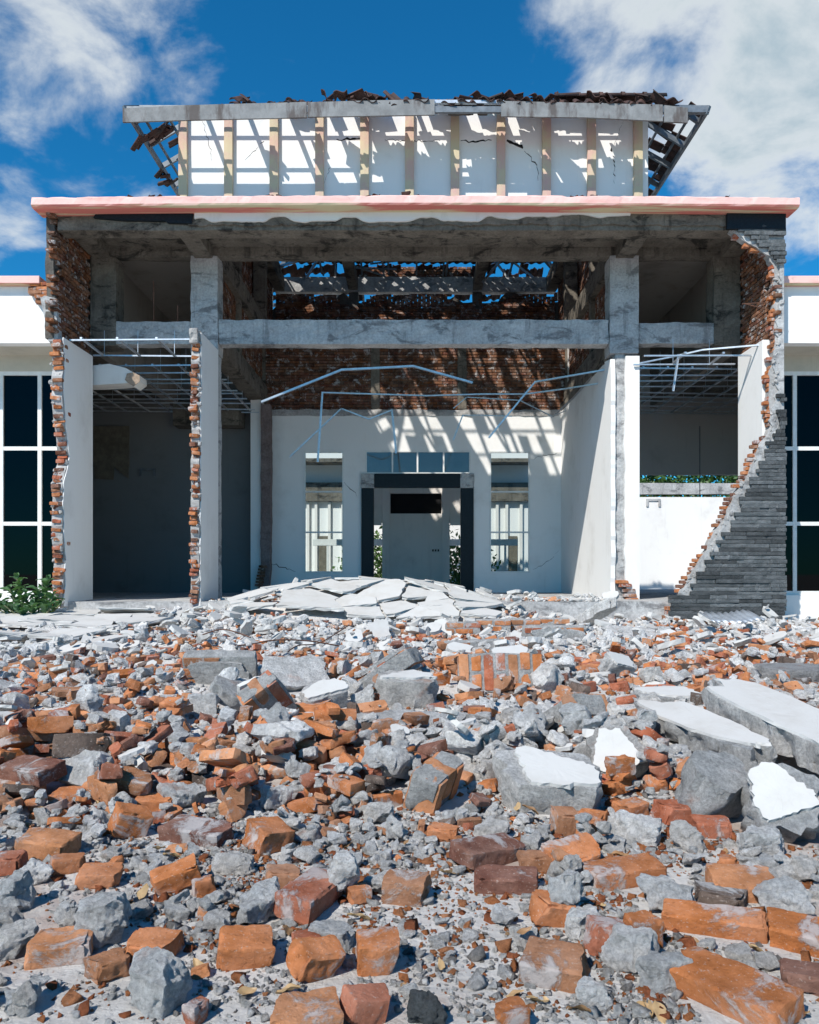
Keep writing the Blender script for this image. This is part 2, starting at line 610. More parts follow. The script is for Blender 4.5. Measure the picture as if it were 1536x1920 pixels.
M['mortar_dark'] = m_concrete('shade_toned_mortar', (0.10, 0.09, 0.08), (0.04, 0.035, 0.03), (0.15, 0.14, 0.125), 0.4)  # mortar toned down: the interior shade is put into its colour
M['brick_obj'] = m_brick('brick')
M['brick_attr'] = m_brick('brick_rubble', True)
M['brick_wall'] = m_brick('wall_brick', base=(0.36, 0.125, 0.05), dust=0.5)
M['rub_obj'] = m_rubble('cement_fragment')
M['rub_attr'] = m_rubble('cement_rubble', True)
M['paint_obj'] = m_paint('plaster_fragment')
M['paint_attr'] = m_paint('plaster_rubble', True)
M['tile'] = m_flat('roof_tile', (0.075, 0.038, 0.03), 0.8, var=0.5, scale=6, dirt=(0.022, 0.02, 0.02))
M['steel'] = m_flat('galvanised_steel', (0.52, 0.55, 0.58), 0.42, 0.75, 0.15, 14, 0.05)
M['steel_dark'] = m_flat('dark_steel', (0.16, 0.18, 0.20), 0.5, 0.4, 0.25, 9, 0.05)
M['fascia'] = m_flat('fascia_board', (0.21, 0.215, 0.215), 0.85, 0, 0.2, 5, 0.2, (1.6, 1.0, 0.4), (0.075, 0.06, 0.055))
M['granite'] = m_flat('black_granite', (0.010, 0.014, 0.018), 0.45, 0, 0.3, 30, 0, spec=0.2)
M['frame'] = m_flat('window_frame_paint', (0.70, 0.70, 0.67), 0.5, 0, 0.08, 6, 0.05)
M['rust'] = m_flat('rusty_steel', (0.12, 0.06, 0.04), 0.9, 0.2, 0.4, 20)
M['glass_dark'] = m_glass('tinted_glass', (0.07, 0.12, 0.12), 0.18)
M['glass'] = m_glass('clear_glass', (0.84, 0.89, 0.89), 0.10)
M['glass_refl'] = m_glass('reflective_glass', (0.7, 0.76, 0.76), 0.35)
M['bay'] = m_plaster('stained_bay_render', (0.30, 0.27, 0.235), (0.12, 0.105, 0.09), 0.95)
M['slate'] = None


def m_slate():
    b = MB('stone_cladding')
    o = b.co(); w = b.tc.outputs['Object']
    rnd = b.ramp(b.oi.outputs['Random'], 0, 1, 0.6, 1.5)
    c = b.mix(1.0, b.mix(b.ramp(b.noise(6, 7, 0.7, o, (0.4, 1, 1)), 0.35, 0.7), (0.07, 0.08, 0.084), (0.145, 0.155, 0.16)), rnd, 'MULTIPLY')
    c = b.mix(b.ramp(b.noise(3.3, 9, 0.72, o, (0.8, 1, 1)), 0.66, 0.80, 0, 0.75), c, (0.50, 0.51, 0.51))
    b.col(c); b.rough(0.85); b.spec(0.3)
    b.bump(b.noise(26, 10, 0.8, o, (0.5, 1, 1)), 1.0, 0.045)
    return b.m


M['slate'] = m_slate()


def m_cornice():
    b = MB('pink_cornice_paint')
    w = b.tc.outputs['Object']
    pink, red, cream = (0.78, 0.50, 0.45), (0.62, 0.20, 0.16), (0.66, 0.57, 0.36)
    n = b.noise(0.9, 5, 0.6, w, (0.5, 6, 2.2), 0.5)
    geo = b.N('ShaderNodeNewGeometry'); sp = b.N('ShaderNodeSeparateXYZ'); b.L(geo.outputs['Normal'], sp.inputs[0])
    under = b.ramp(sp.outputs[2], -0.2, -0.6)
    u = b.mix(b.ramp(n, 0.42, 0.56), cream, red)
    f = b.mix(b.ramp(b.noise(2.2, 7, 0.7, w, (0.35, 1, 3)), 0.52, 0.72, 0, 0.45), pink, red)
    f = b.mix(b.ramp(b.noise(5, 7, 0.7, w), 0.6, 0.75, 0, 0.5), f, (0.80, 0.74, 0.68))
    f = b.mix(b.ramp(b.noise(7, 8, 0.7, w, (0.7, 1, 0.5)), 0.60, 0.72, 0, 0.55), f, (0.36, 0.30, 0.27))
    u = b.mix(b.ramp(b.noise(4, 8, 0.7, w), 0.58, 0.72, 0, 0.6), u, (0.34, 0.27, 0.2))
    b.col(b.mix(under, f, u)); b.rough(0.9); b.spec(0.1)
    b.bump(b.noise(18, 8, 0.7, w), 0.6, 0.012)
    return b.m


M['cornice'] = m_cornice()


def m_rib():
    b = MB('rib_paint')
    w = b.tc.outputs['Object']
    c = b.mix(b.ramp(b.noise(2.0, 6, 0.65, w), 0.40, 0.66), (0.56, 0.47, 0.31), (0.58, 0.36, 0.31))
    b.col(c); b.rough(0.85); b.bump(b.noise(30, 5, 0.6, w), 0.2, 0.005)
    return b.m


M['rib'] = m_rib()


def m_ground():
    b = MB('ground_dust')
    w = b.tc.outputs['Object']
    n = b.noise(1.3, 9, 0.65, w)
    c = b.mix(b.ramp(b.noise(3.5, 8, 0.68, w), 0.35, 0.68), (0.54, 0.52, 0.49), (0.68, 0.665, 0.64))
    c = b.mix(b.ramp(n, 0.50, 0.66, 0, 0.62), c, (0.34, 0.185, 0.12))
    c = b.mix(b.ramp(b.noise(60, 4, 0.6, w), 0.60, 0.72, 0, 0.5), c, (0.33, 0.16, 0.09))
    c = b.mix(b.ramp(b.noise(95, 4, 0.6, w), 0.62, 0.75, 0, 0.5), c, (0.24, 0.23, 0.22))
    b.col(c); b.rough(0.97); b.spec(0.1)
    b.bump(b.math('ADD', b.noise(70, 8, 0.75, w), b.math('MULTIPLY', b.noise(15, 6, 0.6, w), 1.4)), 0.9, 0.014)
    return b.m


M['ground'] = m_ground()


def m_leaf(name, c1, c2, trans=0.25):
    b = MB(name)
    o = b.co()
    rnd = b.ramp(b.oi.outputs['Random'], 0, 1, 0, 1)
    c = b.mix(rnd, c1, c2)
    v = b.ramp(b.noise(20, 4, 0.6, o), 0.3, 0.7, 0.75, 1.2)
    b.col(b.mix(1.0, c, v, 'MULTIPLY')); b.rough(0.5)
    nt = b.nt
    tr = b.N('ShaderNodeBsdfTranslucent'); b.L(b.mix(1.0, c, (1.2, 1.3, 0.7), 'MULTIPLY'), tr.inputs[0])
    mx = b.N('ShaderNodeMixShader'); mx.inputs[0].default_value = trans
    out = [n for n in nt.nodes if n.type == 'OUTPUT_MATERIAL'][0]
    b.L(b.b.outputs[0], mx.inputs[1]); b.L(tr.outputs[0], mx.inputs[2]); b.L(mx.outputs[0], out.inputs[0])
    return b.m


M['leaf'] = m_leaf('green_leaf', (0.055, 0.135, 0.055), (0.10, 0.20, 0.08))
M['leaf_far'] = m_leaf('garden_leaf', (0.045, 0.11, 0.025), (0.09, 0.17, 0.04))
M['dry_leaf'] = m_leaf('dry_leaf', (0.30, 0.17, 0.08), (0.44, 0.31, 0.16), 0.12)
M['bark'] = m_flat('green_stem', (0.16, 0.17, 0.09), 0.8)
M['black'] = m_flat('dark_cavity', (0.006, 0.006, 0.007), 0.9, 0, 0.1, 5, 0)
M['blue_metal'] = m_flat('zinc_sheet', (0.38, 0.42, 0.46), 0.4, 0.5, 0.2, 6, 0.1)
M['yellow'] = m_flat('yellow_paint', (0.55, 0.36, 0.03), 0.5)
# ------------------------------------------------------------------ the building
YF, YB, YH, ZFL = 12.0, 13.3, 17.9, 0.37
B = empty('ruined_building', (0, 14.0, 0.1),
          'gutted white two storey building with stripped facade, pink cornice and broken tiled roof', 'building')
R2 = random.Random(5)

BR_COLS = [(0.40, 0.125, 0.038), (0.45, 0.165, 0.06), (0.33, 0.085, 0.038), (0.27, 0.11, 0.05), (0.15, 0.055, 0.032), (0.43, 0.14, 0.04)]
WB = []
for k in range(8):
    r = np.random.default_rng(100 + k)
    cuts = [] if k < 3 else [((r.uniform(-.4, .4), -1, r.uniform(-.6, .6)), 0.085, 0.012)]
    V, F = shape((0.115, 0.21, 0.054), (3, 5, 2), 0.006, 0.004, 25, cuts, k)
    WB.append(mkmesh('wall_brick', V, F, M['brick_obj']))


def wall_brick(parent, pos, rot=(0, 0, 0), k=None, dark=False, sc=None):
    o = ob('brick', WB[R2.randrange(8) if k is None else k], parent, pos, rot, sc)
    c = R2.choice(BR_COLS)
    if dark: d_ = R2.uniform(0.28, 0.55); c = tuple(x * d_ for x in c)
    f = R2.uniform(0.8, 1.15)
    o.color = (c[0] * f, c[1] * f, c[2] * f, 1)
    return o


def lerp_tab(tab, x):
    if x <= tab[0][0]: return tab[0][1]
    for (a, b), (c, d) in zip(tab, tab[1:]):
        if x <= c: return b + (d - b) * (x - a) / (c - a)
    return tab[-1][1]


def _h1(i, s):
    n = (i * 374761393 + s * 668265263 + 12345) & 0xffffffff
    n = ((n ^ (n >> 13)) * 1274126177) & 0xffffffff
    return ((n ^ (n >> 16)) & 0xffff) / 32767.5 - 1.0


def wn(a, f, s):
    """1d fractal noise"""
    t, amp = 0.0, 1.0
    for o in range(3):
        p = a * f * 2 ** o + s * 5.7
        i = math.floor(p); w = p - i; w = w * w * (3 - 2 * w)
        t += amp * (_h1(i, s + o) * (1 - w) + _h1(i + 1, s + o) * w)
        amp *= 0.5
    return t


# floor and slabs
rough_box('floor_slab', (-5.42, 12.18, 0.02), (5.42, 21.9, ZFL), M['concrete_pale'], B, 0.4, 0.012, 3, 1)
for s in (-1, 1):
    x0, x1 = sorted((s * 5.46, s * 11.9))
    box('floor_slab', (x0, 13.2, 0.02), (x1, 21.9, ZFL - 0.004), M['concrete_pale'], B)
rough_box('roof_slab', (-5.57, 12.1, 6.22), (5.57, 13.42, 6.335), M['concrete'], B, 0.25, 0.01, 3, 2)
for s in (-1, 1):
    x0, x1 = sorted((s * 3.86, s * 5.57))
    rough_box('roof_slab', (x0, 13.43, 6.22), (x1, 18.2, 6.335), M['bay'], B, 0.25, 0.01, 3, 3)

# cornice with a chamfered lip and chipped edge
def cornice():
    prof = [(11.75, 6.215), (11.735, 6.24), (11.735, 6.34), (11.76, 6.36), (12.12, 6.36), (12.12, 6.212), (11.80, 6.205)]
    xs = np.linspace(-5.64, 5.64, 150)
    V, F = [], []
    n = len(prof)
    for i, x in enumerate(xs):
        sag = -0.03 * (x / 5.64) ** 2
        for j, (y, z) in enumerate(prof):
            c = 0.007 * wn(x * 1.0 + j * 9, 3.0, j) + (0.012 * max(0, wn(x, 7, 40 + j)) if j in (2, 3) else 0)
            V.append((x, y + abs(c) * (1 if y < 12 else 0), z + sag - abs(c) * (1 if z > 6.3 else 0)))
    for i in range(len(xs) - 1):
        for j in range(n):
            a, b = i * n + j, i * n + (j + 1) % n
            F.append((a, b, b + n, a + n))
    F.append(tuple(range(n))[::-1]); F.append(tuple((len(xs) - 1) * n + j for j in range(n)))
    return ob('cornice', mkmesh('cornice', V, F, M['cornice']), B)


corn = cornice()
# facade band under the cornice: white plaster with a broken lower edge
def wavy_band(name, x0, x1, ztop, zf, y0, y1, mat, step=0.035):
    n = max(3, int((x1 - x0) / step))
    bot = [(x0 + (x1 - x0) * i / n, zf(x0 + (x1 - x0) * i / n)) for i in range(n + 1)]
    return prism(name, [(x0, ztop)] + bot + [(x1, ztop)], y0, y1, 'y', mat, B)


def zb1(x):
    z = 6.075 + 0.012 * wn(x, 6, 3)
    for cx, w, a in ((-3.25, .13, .05), (-2.05, .18, .075), (-0.98, .16, .07), (0.15, .22, .06), (-1.5, .1, .02)):
        z += a * math.exp(-((x - cx) / w) ** 4)
    if x > 0.95: z += min(1, (x - 0.95) / 0.12) * (0.085 + 0.03 * wn(x, 3, 8))
    return min(z, 6.2)


wavy_band('facade_band', PX(365, 12), PX(1182, 12), 6.222, zb1, 11.985, 12.05, M['plaster_old'])
wavy_band('render_coat', PX(352, 12), PX(1362, 12), 6.2, lambda x: 6.035 + 0.014 * wn(x, 7, 5) + 0.012 * wn(x, 21, 6), 12.02, 12.075, M['concrete'])
prism('render_coat', [(PX(180, 12), 6.2), (PX(175, 12), 6.14), (PX(230, 12), 6.10), (PX(310, 12), 6.09), (PX(315, 12), 6.06), (PX(360, 12), 6.05), (PX(362, 12), 6.2)],
      12.0, 12.06, 'y', M['granite'], B)
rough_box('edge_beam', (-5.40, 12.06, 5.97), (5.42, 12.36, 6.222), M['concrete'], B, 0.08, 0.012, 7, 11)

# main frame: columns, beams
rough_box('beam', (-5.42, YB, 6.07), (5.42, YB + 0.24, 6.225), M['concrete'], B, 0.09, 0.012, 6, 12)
def notched_beam(x0, x1, z0, z1, seed):
    return rough_box('beam', (x0, YB, z0), (x1, YB + 0.26, z1), M['concrete_pale'], B, 0.06, 0.013, 6, seed)
notched_beam(-3.27, 3.22, 4.61, 5.02, 13)
notched_beam(-4.98, -3.73, 4.61, 4.99, 14)
notched_beam(3.72, 5.30, 4.62, 4.97, 15)
for s in (-1, 1):
    x0, x1 = (-3.73, -3.28) if s < 0 else (3.23, 3.71)
    rough_box('column', (x0, YB - 0.03, 4.45), (x1, YB + 0.36, 6.075), M['concrete_pale'], B, 0.06, 0.012, 6, 20 + s)
    rough_box('column', (x0 + (0.02 if s < 0 else 0.09), YB, ZFL - .05), (x1 - 0.22 if s > 0 else x1 - 0.02, YB + 0.34, 4.452), M['concrete_pale'], B, 0.06, 0.014, 6, 24 + s)
    x0, x1 = (-5.40, -4.97) if s < 0 else (4.96, 5.40)
    rough_box('column', (x0, YB - 0.02, 4.58), (x1, YB + 0.36, 6.08), M['concrete'], B, 0.07, 0.012, 6, 28 + s)
    # short outrigger beams from the columns to the edge beam
    x0, x1 = (-3.66, -3.36) if s < 0 else (3.32, 3.62)
    rough_box('beam', (x0, 12.36, 6.02), (x1, YB - 0.02, 6.225), M['concrete'], B, 0.07, 0.01, 6, 32 + s)
    x0, x1 = (-5.36, -5.06) if s < 0 else (5.06, 5.36)
    rough_box('beam', (x0, 12.36, 6.04), (x1, YB - 0.02, 6.225), M['concrete'], B, 0.07, 0.01, 6, 34 + s)
    # beams running back along the hall at both levels
    x0, x1 = (-3.66, -3.33) if s < 0 else (3.33, 3.66)
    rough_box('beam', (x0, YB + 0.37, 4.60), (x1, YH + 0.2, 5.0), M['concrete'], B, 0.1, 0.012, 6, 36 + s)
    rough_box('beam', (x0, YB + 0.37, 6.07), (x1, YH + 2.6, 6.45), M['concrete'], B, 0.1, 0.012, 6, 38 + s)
    # side bay wall seen above the lower beam
    x0, x1 = (-5.39, -5.25) if s < 0 else (5.25, 5.39)
    box('wall', (x0, YB + 0.37, 4.5), (x1, 18.1, 6.22), M['bay'], B)

# ring beams of the clerestory and the beams across it
for s in (-1, 1):
    x0, x1 = sorted((s * 3.36, s * 3.62))
    rough_box('beam', (x0, 13.4, 8.05), (x1, 20.55, 8.42), M['concrete'], B, 0.16, 0.012, 5, 44 + s)
    x0, x1 = sorted((s * 1.47, s * 1.72))
    rough_box('beam', (x0, 13.4, 8.06), (x1, 20.5, 8.38), M['concrete'], B, 0.16, 0.012, 5, 46 + s)
    rough_box('post', (x0, 20.62, 6.0), (x1, 20.86, 8.05), M['concrete_dark'], B, 0.16, 0.012, 5, 48 + s)
    # posts in the side walls
    x0, x1 = sorted((s * 3.36, s * 3.64))
    for yy in (15.3, 17.95):
        rough_box('post', (x0, yy, 5.0 if yy < 16 else 4.4), (x1, yy + 0.22, 8.06), M['concrete'], B, 0.16, 0.01, 5, 50 + s)
for xx in (-1.0, 0.95):
    rough_box('post', (xx, 17.95, 4.45), (xx + 0.2, 18.14, 6.0), M['concrete'], B, 0.16, 0.01, 5, 57)
rough_box('ring_beam', (-3.62, 20.6, 8.05), (3.62, 20.84, 8.44), M['concrete_pale'], B, 0.12, 0.012, 5, 52)


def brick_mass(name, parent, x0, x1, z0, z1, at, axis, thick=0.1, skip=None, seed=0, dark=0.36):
    """a whole wall of bricks too many to pick apart: one mesh, real joints"""
    V, F, C = [], [], []
    r = random.Random(seed)
    f0 = [(0, 3, 2, 1), (4, 5, 6, 7), (0, 1, 5, 4), (1, 2, 6, 5), (2, 3, 7, 6), (3, 0, 4, 7)]
    row, z = 0, z0
    while z < z1 - 0.03:
        u = x0 - (0.11 if row % 2 else 0)
        while u < x1 - 0.02:
            a, b_ = max(u, x0), min(u + 0.208, x1)
            if b_ - a > 0.03 and not (skip and skip((a + b_) / 2, z)):
                d = r.uniform(0, 0.014)
                n = len(V)
                for dz in (0, 0.052):
                    for (uu, t) in ((a, -d), (b_, -d), (b_, thick), (a, thick)):
                        j = r.uniform(-0.003, 0.003)
                        V.append((uu + j, at + t, z + dz + j) if axis == 'y' else (at + (t if axis == 'x+' else -t), uu + j, z + dz + j))
                ff = f0 if axis in ('y', 'x-') else f0
                F += [tuple(k + n for k in q) for q in ff]
                c = r.choice(BR_COLS); g = r.uniform(0.7, 1.1) * dark  # dark scales the brick colour down to stand in for hall shade
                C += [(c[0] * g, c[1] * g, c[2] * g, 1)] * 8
            u += 0.222
        z += 0.066; row += 1
    me = mkmesh(name, V, F, M['brick_attr'])
    at_ = me.color_attributes.new('tint', 'FLOAT_COLOR', 'POINT')
    at_.data.foreach_set('color', np.array(C, dtype=np.float32).ravel())
    bm = bmesh.new(); bm.from_mesh(me); bmesh.ops.recalc_face_normals(bm, faces=bm.faces[:]); bm.to_mesh(me); bm.free()
    o = ob(name, me, parent); o['kind'] = 'stuff'
    return o


# back wall of the hall: brick above the white partition
core = box('wall', (-3.6, 18.02, 4.36), (3.6, 18.12, 5.96), M['mortar_dark'], B)
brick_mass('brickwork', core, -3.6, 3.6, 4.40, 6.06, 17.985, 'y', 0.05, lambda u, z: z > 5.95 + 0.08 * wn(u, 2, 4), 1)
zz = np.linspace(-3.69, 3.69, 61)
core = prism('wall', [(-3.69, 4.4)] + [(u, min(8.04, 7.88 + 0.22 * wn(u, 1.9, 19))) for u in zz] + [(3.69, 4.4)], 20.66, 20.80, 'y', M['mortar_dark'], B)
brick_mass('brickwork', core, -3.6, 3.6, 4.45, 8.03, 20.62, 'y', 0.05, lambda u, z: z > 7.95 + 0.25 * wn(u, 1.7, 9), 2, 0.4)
core = box('wall', (-1.45, 20.66, 8.44), (1.45, 20.80, 8.66), M['mortar_dark'], B)
brick_mass('brickwork', core, -1.45, 1.45, 8.45, 8.72, 20.63, 'y', 0.05, None, 3)
# clerestory side walls: plaster outside, bare brick inside
for s in (-1, 1):
    x0, x1 = sorted((s * 3.70, s * 3.83))
    w = box('wall', (x0, 13.42, 6.34), (x1, 20.8, 8.62), M['plaster_old'], B)
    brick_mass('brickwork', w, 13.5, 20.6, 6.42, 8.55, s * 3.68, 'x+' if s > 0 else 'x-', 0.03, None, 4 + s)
    x0, x1 = sorted((s * 3.46, s * 3.56))
    w = box('wall', (x0, 13.75, 5.0), (x1, 18.0, 6.06), M['mortar_dark'], B)
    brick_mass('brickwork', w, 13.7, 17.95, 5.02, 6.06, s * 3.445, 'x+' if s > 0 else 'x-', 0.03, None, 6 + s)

# clerestory front wall with its ribs and cracks
YC = 13.2
cw = box('clerestory_wall', (-3.84, YC, 6.336), (3.84, YC + 0.14, 8.44), M['plaster'], B)
for px in (345, 430, 515, 600, 684, 768, 853, 939, 1024, 1108, 1195):
    x = PX(px, YC)
    rough_box('rib', (x - 0.072, YC - 0.085, 6.336), (x + 0.072, YC + 0.002, 8.40), M['rib'], cw, 0.25, 0.003, 3, px)


def crack(pts, w, mat=None, y=YC, parent=None):
    """jagged open crack: dark sliver set into the face of the wall"""
    P = []
    for (a, b), (c, d) in zip(pts, pts[1:]):
        n = max(2, int(math.hypot(c - a, d - b) / 5))
        for i in range(n):
            t = i / n
            P.append((PX(a + (c - a) * t + R2.uniform(-2.2, 2.2), y), PZ(b + (d - b) * t + R2.uniform(-2.2, 2.2), y)))
    up, dn = [], []
    for i, (x, z) in enumerate(P):
        t = i / max(1, len(P) - 1)
        ww = w * (0.25 + 0.75 * math.sin(math.pi * min(1, t * 0.9 + 0.08))) * R2.uniform(0.5, 1.5)
        up.append((x + ww * 0.4, z + ww)); dn.append((x - ww * 0.4, z - ww))
    V = [(x, y - 0.003, z) for x, z in up] + [(x, y - 0.003, z) for x, z in dn]
    V += [(x, y + 0.01, z) for x, z in up] + [(x, y + 0.01, z) for x, z in dn]
    n = len(P)
    F = []
    for i in range(n - 1):
        F.append((i, i + 1, n + i + 1, n + i))
        F.append((i, 2 * n + i, 2 * n + i + 1, i + 1)); F.append((n + i + 1, 3 * n + i + 1, 3 * n + i, n + i))
    ob('crack', mkmesh('crack', V, F, mat or M['black']), parent or cw)


for pts, w in (([(950, 262), (968, 270), (985, 282)], 0.03), ([(985, 282), (1005, 310), (1012, 345)], 0.007),
               ([(1146, 272), (1150, 290)], 0.045), ([(1168, 225), (1155, 262), (1148, 280)], 0.006), ([(1151, 290), (1152, 330), (1150, 350)], 0.008),
               ([(862, 262), (880, 266), (905, 264), (925, 262)], 0.012), ([(630, 262), (655, 260), (690, 258)], 0.016), ([(490, 270), (503, 263)], 0.025),
               ([(460, 300), (490, 272)], 0.004), ([(380, 225), (395, 280), (398, 310)], 0.004), ([(605, 350), (622, 308)], 0.006), ([(720, 262), (760, 264), (830, 264)], 0.005)):
    crack(pts, w)

# ------------------------------------------------------------------ roof
RC, RH, RZ, RT = (0.02, 17.0), 4.55, 8.06, 0.58


def rp(k, u, t, dz=0.0):
    d = RH - t
    x, y = ((u, -d), (d, u), (-u, d), (-d, -u))[k]
    return (RC[0] + x, RC[1] + y, RZ + RT * t + dz)


roof = bar('roof', rp(0, -0.25, RH - 0.05, 0.02), rp(0, 0.25, RH - 0.05, 0.02), 0.12, 0.12, M['steel_dark'], B)
for k in range(4):
    bar('eave_channel', rp(k, -RH, 0.02, -0.05), rp(k, RH, 0.02, -0.05), 0.05, 0.09, M['steel_dark'], roof)
    bar('hip_rafter', rp(k, -RH, 0, -0.05), rp(k, 0, RH, -0.05), 0.06, 0.12, M['steel_dark'], roof)
    u = -4.2
    while u < 4.3:
        if not (k == 2 and R2.random() < 0.45):
            bar('rafter', rp(k, u, 0.03, -0.06), rp(k, u + R2.uniform(-.05, .05), RH - abs(u) - 0.03, -0.06), 0.045, 0.085, M['steel_dark'], roof)
        u += 0.70
    t = 0.16
    while t < 4.3:
        if not (k == 2 and R2.random() < 0.4):
            h = RH - t
            bar('batten', rp(k, -h, t, 0.0), rp(k, h, t, R2.uniform(-.01, .01)), 0.035, 0.035, M['steel_dark'], roof)
        t += 0.30
# web members of the trusses over the hall
for x in (-2.4, -0.8, 0.8, 2.4):
    for (y0, z0, y1, z1) in ((13.6, 8.5, 15.2, 9.5), (15.2, 8.5, 15.2, 9.5), (15.2, 8.5, 17.0, 10.2), (17, 10.2, 18.8, 8.5), (18.8, 8.5, 18.8, 9.5), (18.8, 9.4, 20.4, 8.5), (13.5, 8.48, 20.6, 8.48)):
        bar('truss_web', (x, y0, z0), (x + R2.uniform(-.04, .04), y1, z1), 0.04, 0.05, M['steel_dark'], roof)
for (a, b) in (((524, 500), (560, 488)), ((575, 520), (600, 480)), ((905, 530), (945, 480)), ((925, 485), (960, 530)), ((960, 490), (1000, 520))):
    bar('truss_web', (PX(a[0], 19.8), 19.8, PZ(a[1], 19.8)), (PX(b[0], 19.5), 19.5, PZ(b[1], 19.5)), 0.05, 0.05, M['steel'], roof)


for i in range(26):
    y = R2.uniform(18.6, 20.3); x = R2.uniform(-3.0, 3.0); z = R2.uniform(8.45, 9.1)
    L_ = R2.uniform(0.6, 1.8); a = R2.uniform(-0.5, 0.5)
    bar('broken_batten', (x, y, z), (x + L_ * math.cos(a), y + R2.uniform(-.5, .5), z + L_ * math.sin(a) * 0.5), 0.035, 0.035, M['steel_dark'], roof)


def tile_mesh(seed, brk=0.0):
    r = np.random.default_rng(seed)
    nx, L_, W_ = 8, 0.30, 0.22
    L_ *= (1 - brk)
    V, F = [], []
    for side in (0, 1):
        for j in range(2):
            for i in range(nx + 1):
                f = i / nx
                z = 0.032 * math.sin(f * 2 * math.pi * 0.95 + 0.4) + (0.0 if side else 0.013)
                jag = r.uniform(-0.04, 0.04) * (1 if brk and j == 1 else 0.05)
                V.append((f * W_ - W_ / 2, j * L_ - 0.15 + jag, z))
    n = nx + 1
    for i in range(nx):
        F.append((i, i + 1, n + i + 1, n + i)); F.append((2 * n + i, 3 * n + i, 3 * n + i + 1, 2 * n + i + 1))
        F.append((i, 2 * n + i, 2 * n + i + 1, i + 1)); F.append((n + i, n + i + 1, 3 * n + i + 1, 3 * n + i))
    F.append((0, n, 3 * n, 2 * n)); F.append((nx, 2 * n + nx, 3 * n + nx, n + nx))
    return mkmesh('roof_tile', V, F, M['tile'])


TL = [tile_mesh(0), tile_mesh(1), tile_mesh(2), tile_mesh(3, 0.3), tile_mesh(4, 0.5), tile_mesh(5, 0.4)]
ntile = 0
PT = math.atan(RT)


def put_tile(k, u, t, mess):
    global ntile
    if ntile >= 300: return
    ntile += 1
    o = ob('tile', TL[R2.randrange(3) if R2.random() > mess * 0.6 else R2.randrange(3, 6)], roof, rp(k, u, t, 0.05 + R2.uniform(0, 0.05) * mess))
    j = 0.35 * mess
    o.rotation_euler = (PT + R2.uniform(-j, j), R2.uniform(-j, j), k * math.pi / 2 + R2.uniform(-j, j))


def dens_front(u, t):
    # holes left by the quake: big bare bay on the left, ragged elsewhere
    hole = wn(u * 1.0 + t * 5, 1.6, 21)
    if t < 1.0:
        if u < -2.75: return 0.0 if not (u > -2.95) else 0.3
        if u < -1.6: return 0.22
        if u < -0.2: return 0.55 + 0.3 * hole
        if u < 0.95: return 0.55 + 0.4 * hole
        return 0.86 + 0.25 * hole
    return (0.16 if u < -0.5 else 0.30) + 0.25 * hole


for t in (0.10, 0.36, 0.62, 0.88):
    u = -4.3 + t
    while u < 4.25 - t:
        if R2.random() < dens_front(u, t): put_tile(0, u, t, 0.75 if t < 0.2 else 0.4)
        u += 0.205
for k, p, tm in ((1, 0.62, 1.0), (3, 0.09, 1.0)):
    t = 0.1
    while t < tm:
        u = -4.3 + t
        while u < 4.0 - t:
            front = (u if k == 1 else -u)
            if front < -0.6 and R2.random() < p: put_tile(k, u, t, 0.4)
            u += 0.205
        t += 0.26
for (px, py, y) in ((262, 268, 13.0), (276, 260, 13.0), (290, 252, 13.0), (303, 244, 13.0), (314, 238, 13.1), (296, 262, 13.2), (309, 252, 13.2), (320, 246, 13.2), (304, 322, 14.3), (316, 330, 14.4), (326, 340, 14.6), (312, 342, 14.5)):
    o = ob('tile_shard', TL[R2.randrange(6)], roof, (PX(px, y), y, PZ(py, y)))
    o.rotation_euler = (PT + R2.uniform(-.3, .3), R2.uniform(-.3, .3) + 0.4, -math.pi / 2 + R2.uniform(-.5, .5))
def tile_rest():
    n0 = len(TL[0].vertices)
    base = np.array([v.co[:] for v in TL[0].vertices]); fb = [list(p.vertices) for p in TL[0].polygons]
    V, F = [], []
    for k, t0, t1, pf in ((0, 1.15, 4.2, lambda u, t: 0.30 + 0.5 * wn(u * 0.9 + t * 3.1, 1.3, 61)), (2, 1.2, 4.2, lambda u, t: 0.90 + 0.35 * wn(u + t * 2.3, 1.2, 71)),
                          (1, 1.1, 4.2, lambda u, t: 0.85), (3, 1.1, 4.2, lambda u, t: 0.8)):
        t = t0
        while t < t1:
            u = -RH + t + 0.15
            while u < RH - t - 0.1:
                if R2.random() < pf(u, t):
                    m = Matrix.Rotation(k * math.pi / 2 + R2.uniform(-.08, .08), 3, 'Z') @ Matrix.Rotation(PT + R2.uniform(-.06, .06), 3, 'X')
                    q = base @ np.array(m).T + np.array(rp(k, u, t, 0.05))
                    o_ = len(V); V.extend(q.tolist()); F.extend([[i + o_ for i in f] for f in fb])
                u += 0.21
            t += 0.26
    o = ob('tile_field', mkmesh('tile_field', V, F, M['tile']), roof); o['kind'] = 'stuff'


tile_rest()
for t in (0.15, 0.4, 0.66, 0.9):
    u = -4.0
    while u < 4.0:
        if R2.random() < 0.7 and ntile < 299: put_tile(2, u, t, 0.5)
        u += 0.205
# loose tiles and shards heaped along the front eave
for px in (450, 462, 612, 618, 640, 655, 668, 690, 700, 712, 733, 738, 760, 775, 790, 800, 858, 872, 890, 905, 915, 930, 950, 965, 985, 1000, 1015, 1028, 1110, 1150, 1205, 1215, 1235):
    y = 12.56 + R2.uniform(0, 0.12)
    o = ob('tile_shard', TL[R2.randrange(6)], roof, (PX(px, y), y, 8.24 + R2.uniform(0, 0.05)))
    o.rotation_euler = (R2.uniform(-0.3, 0.9), R2.uniform(-0.7, 0.7), R2.uniform(-1.5, 1.5))


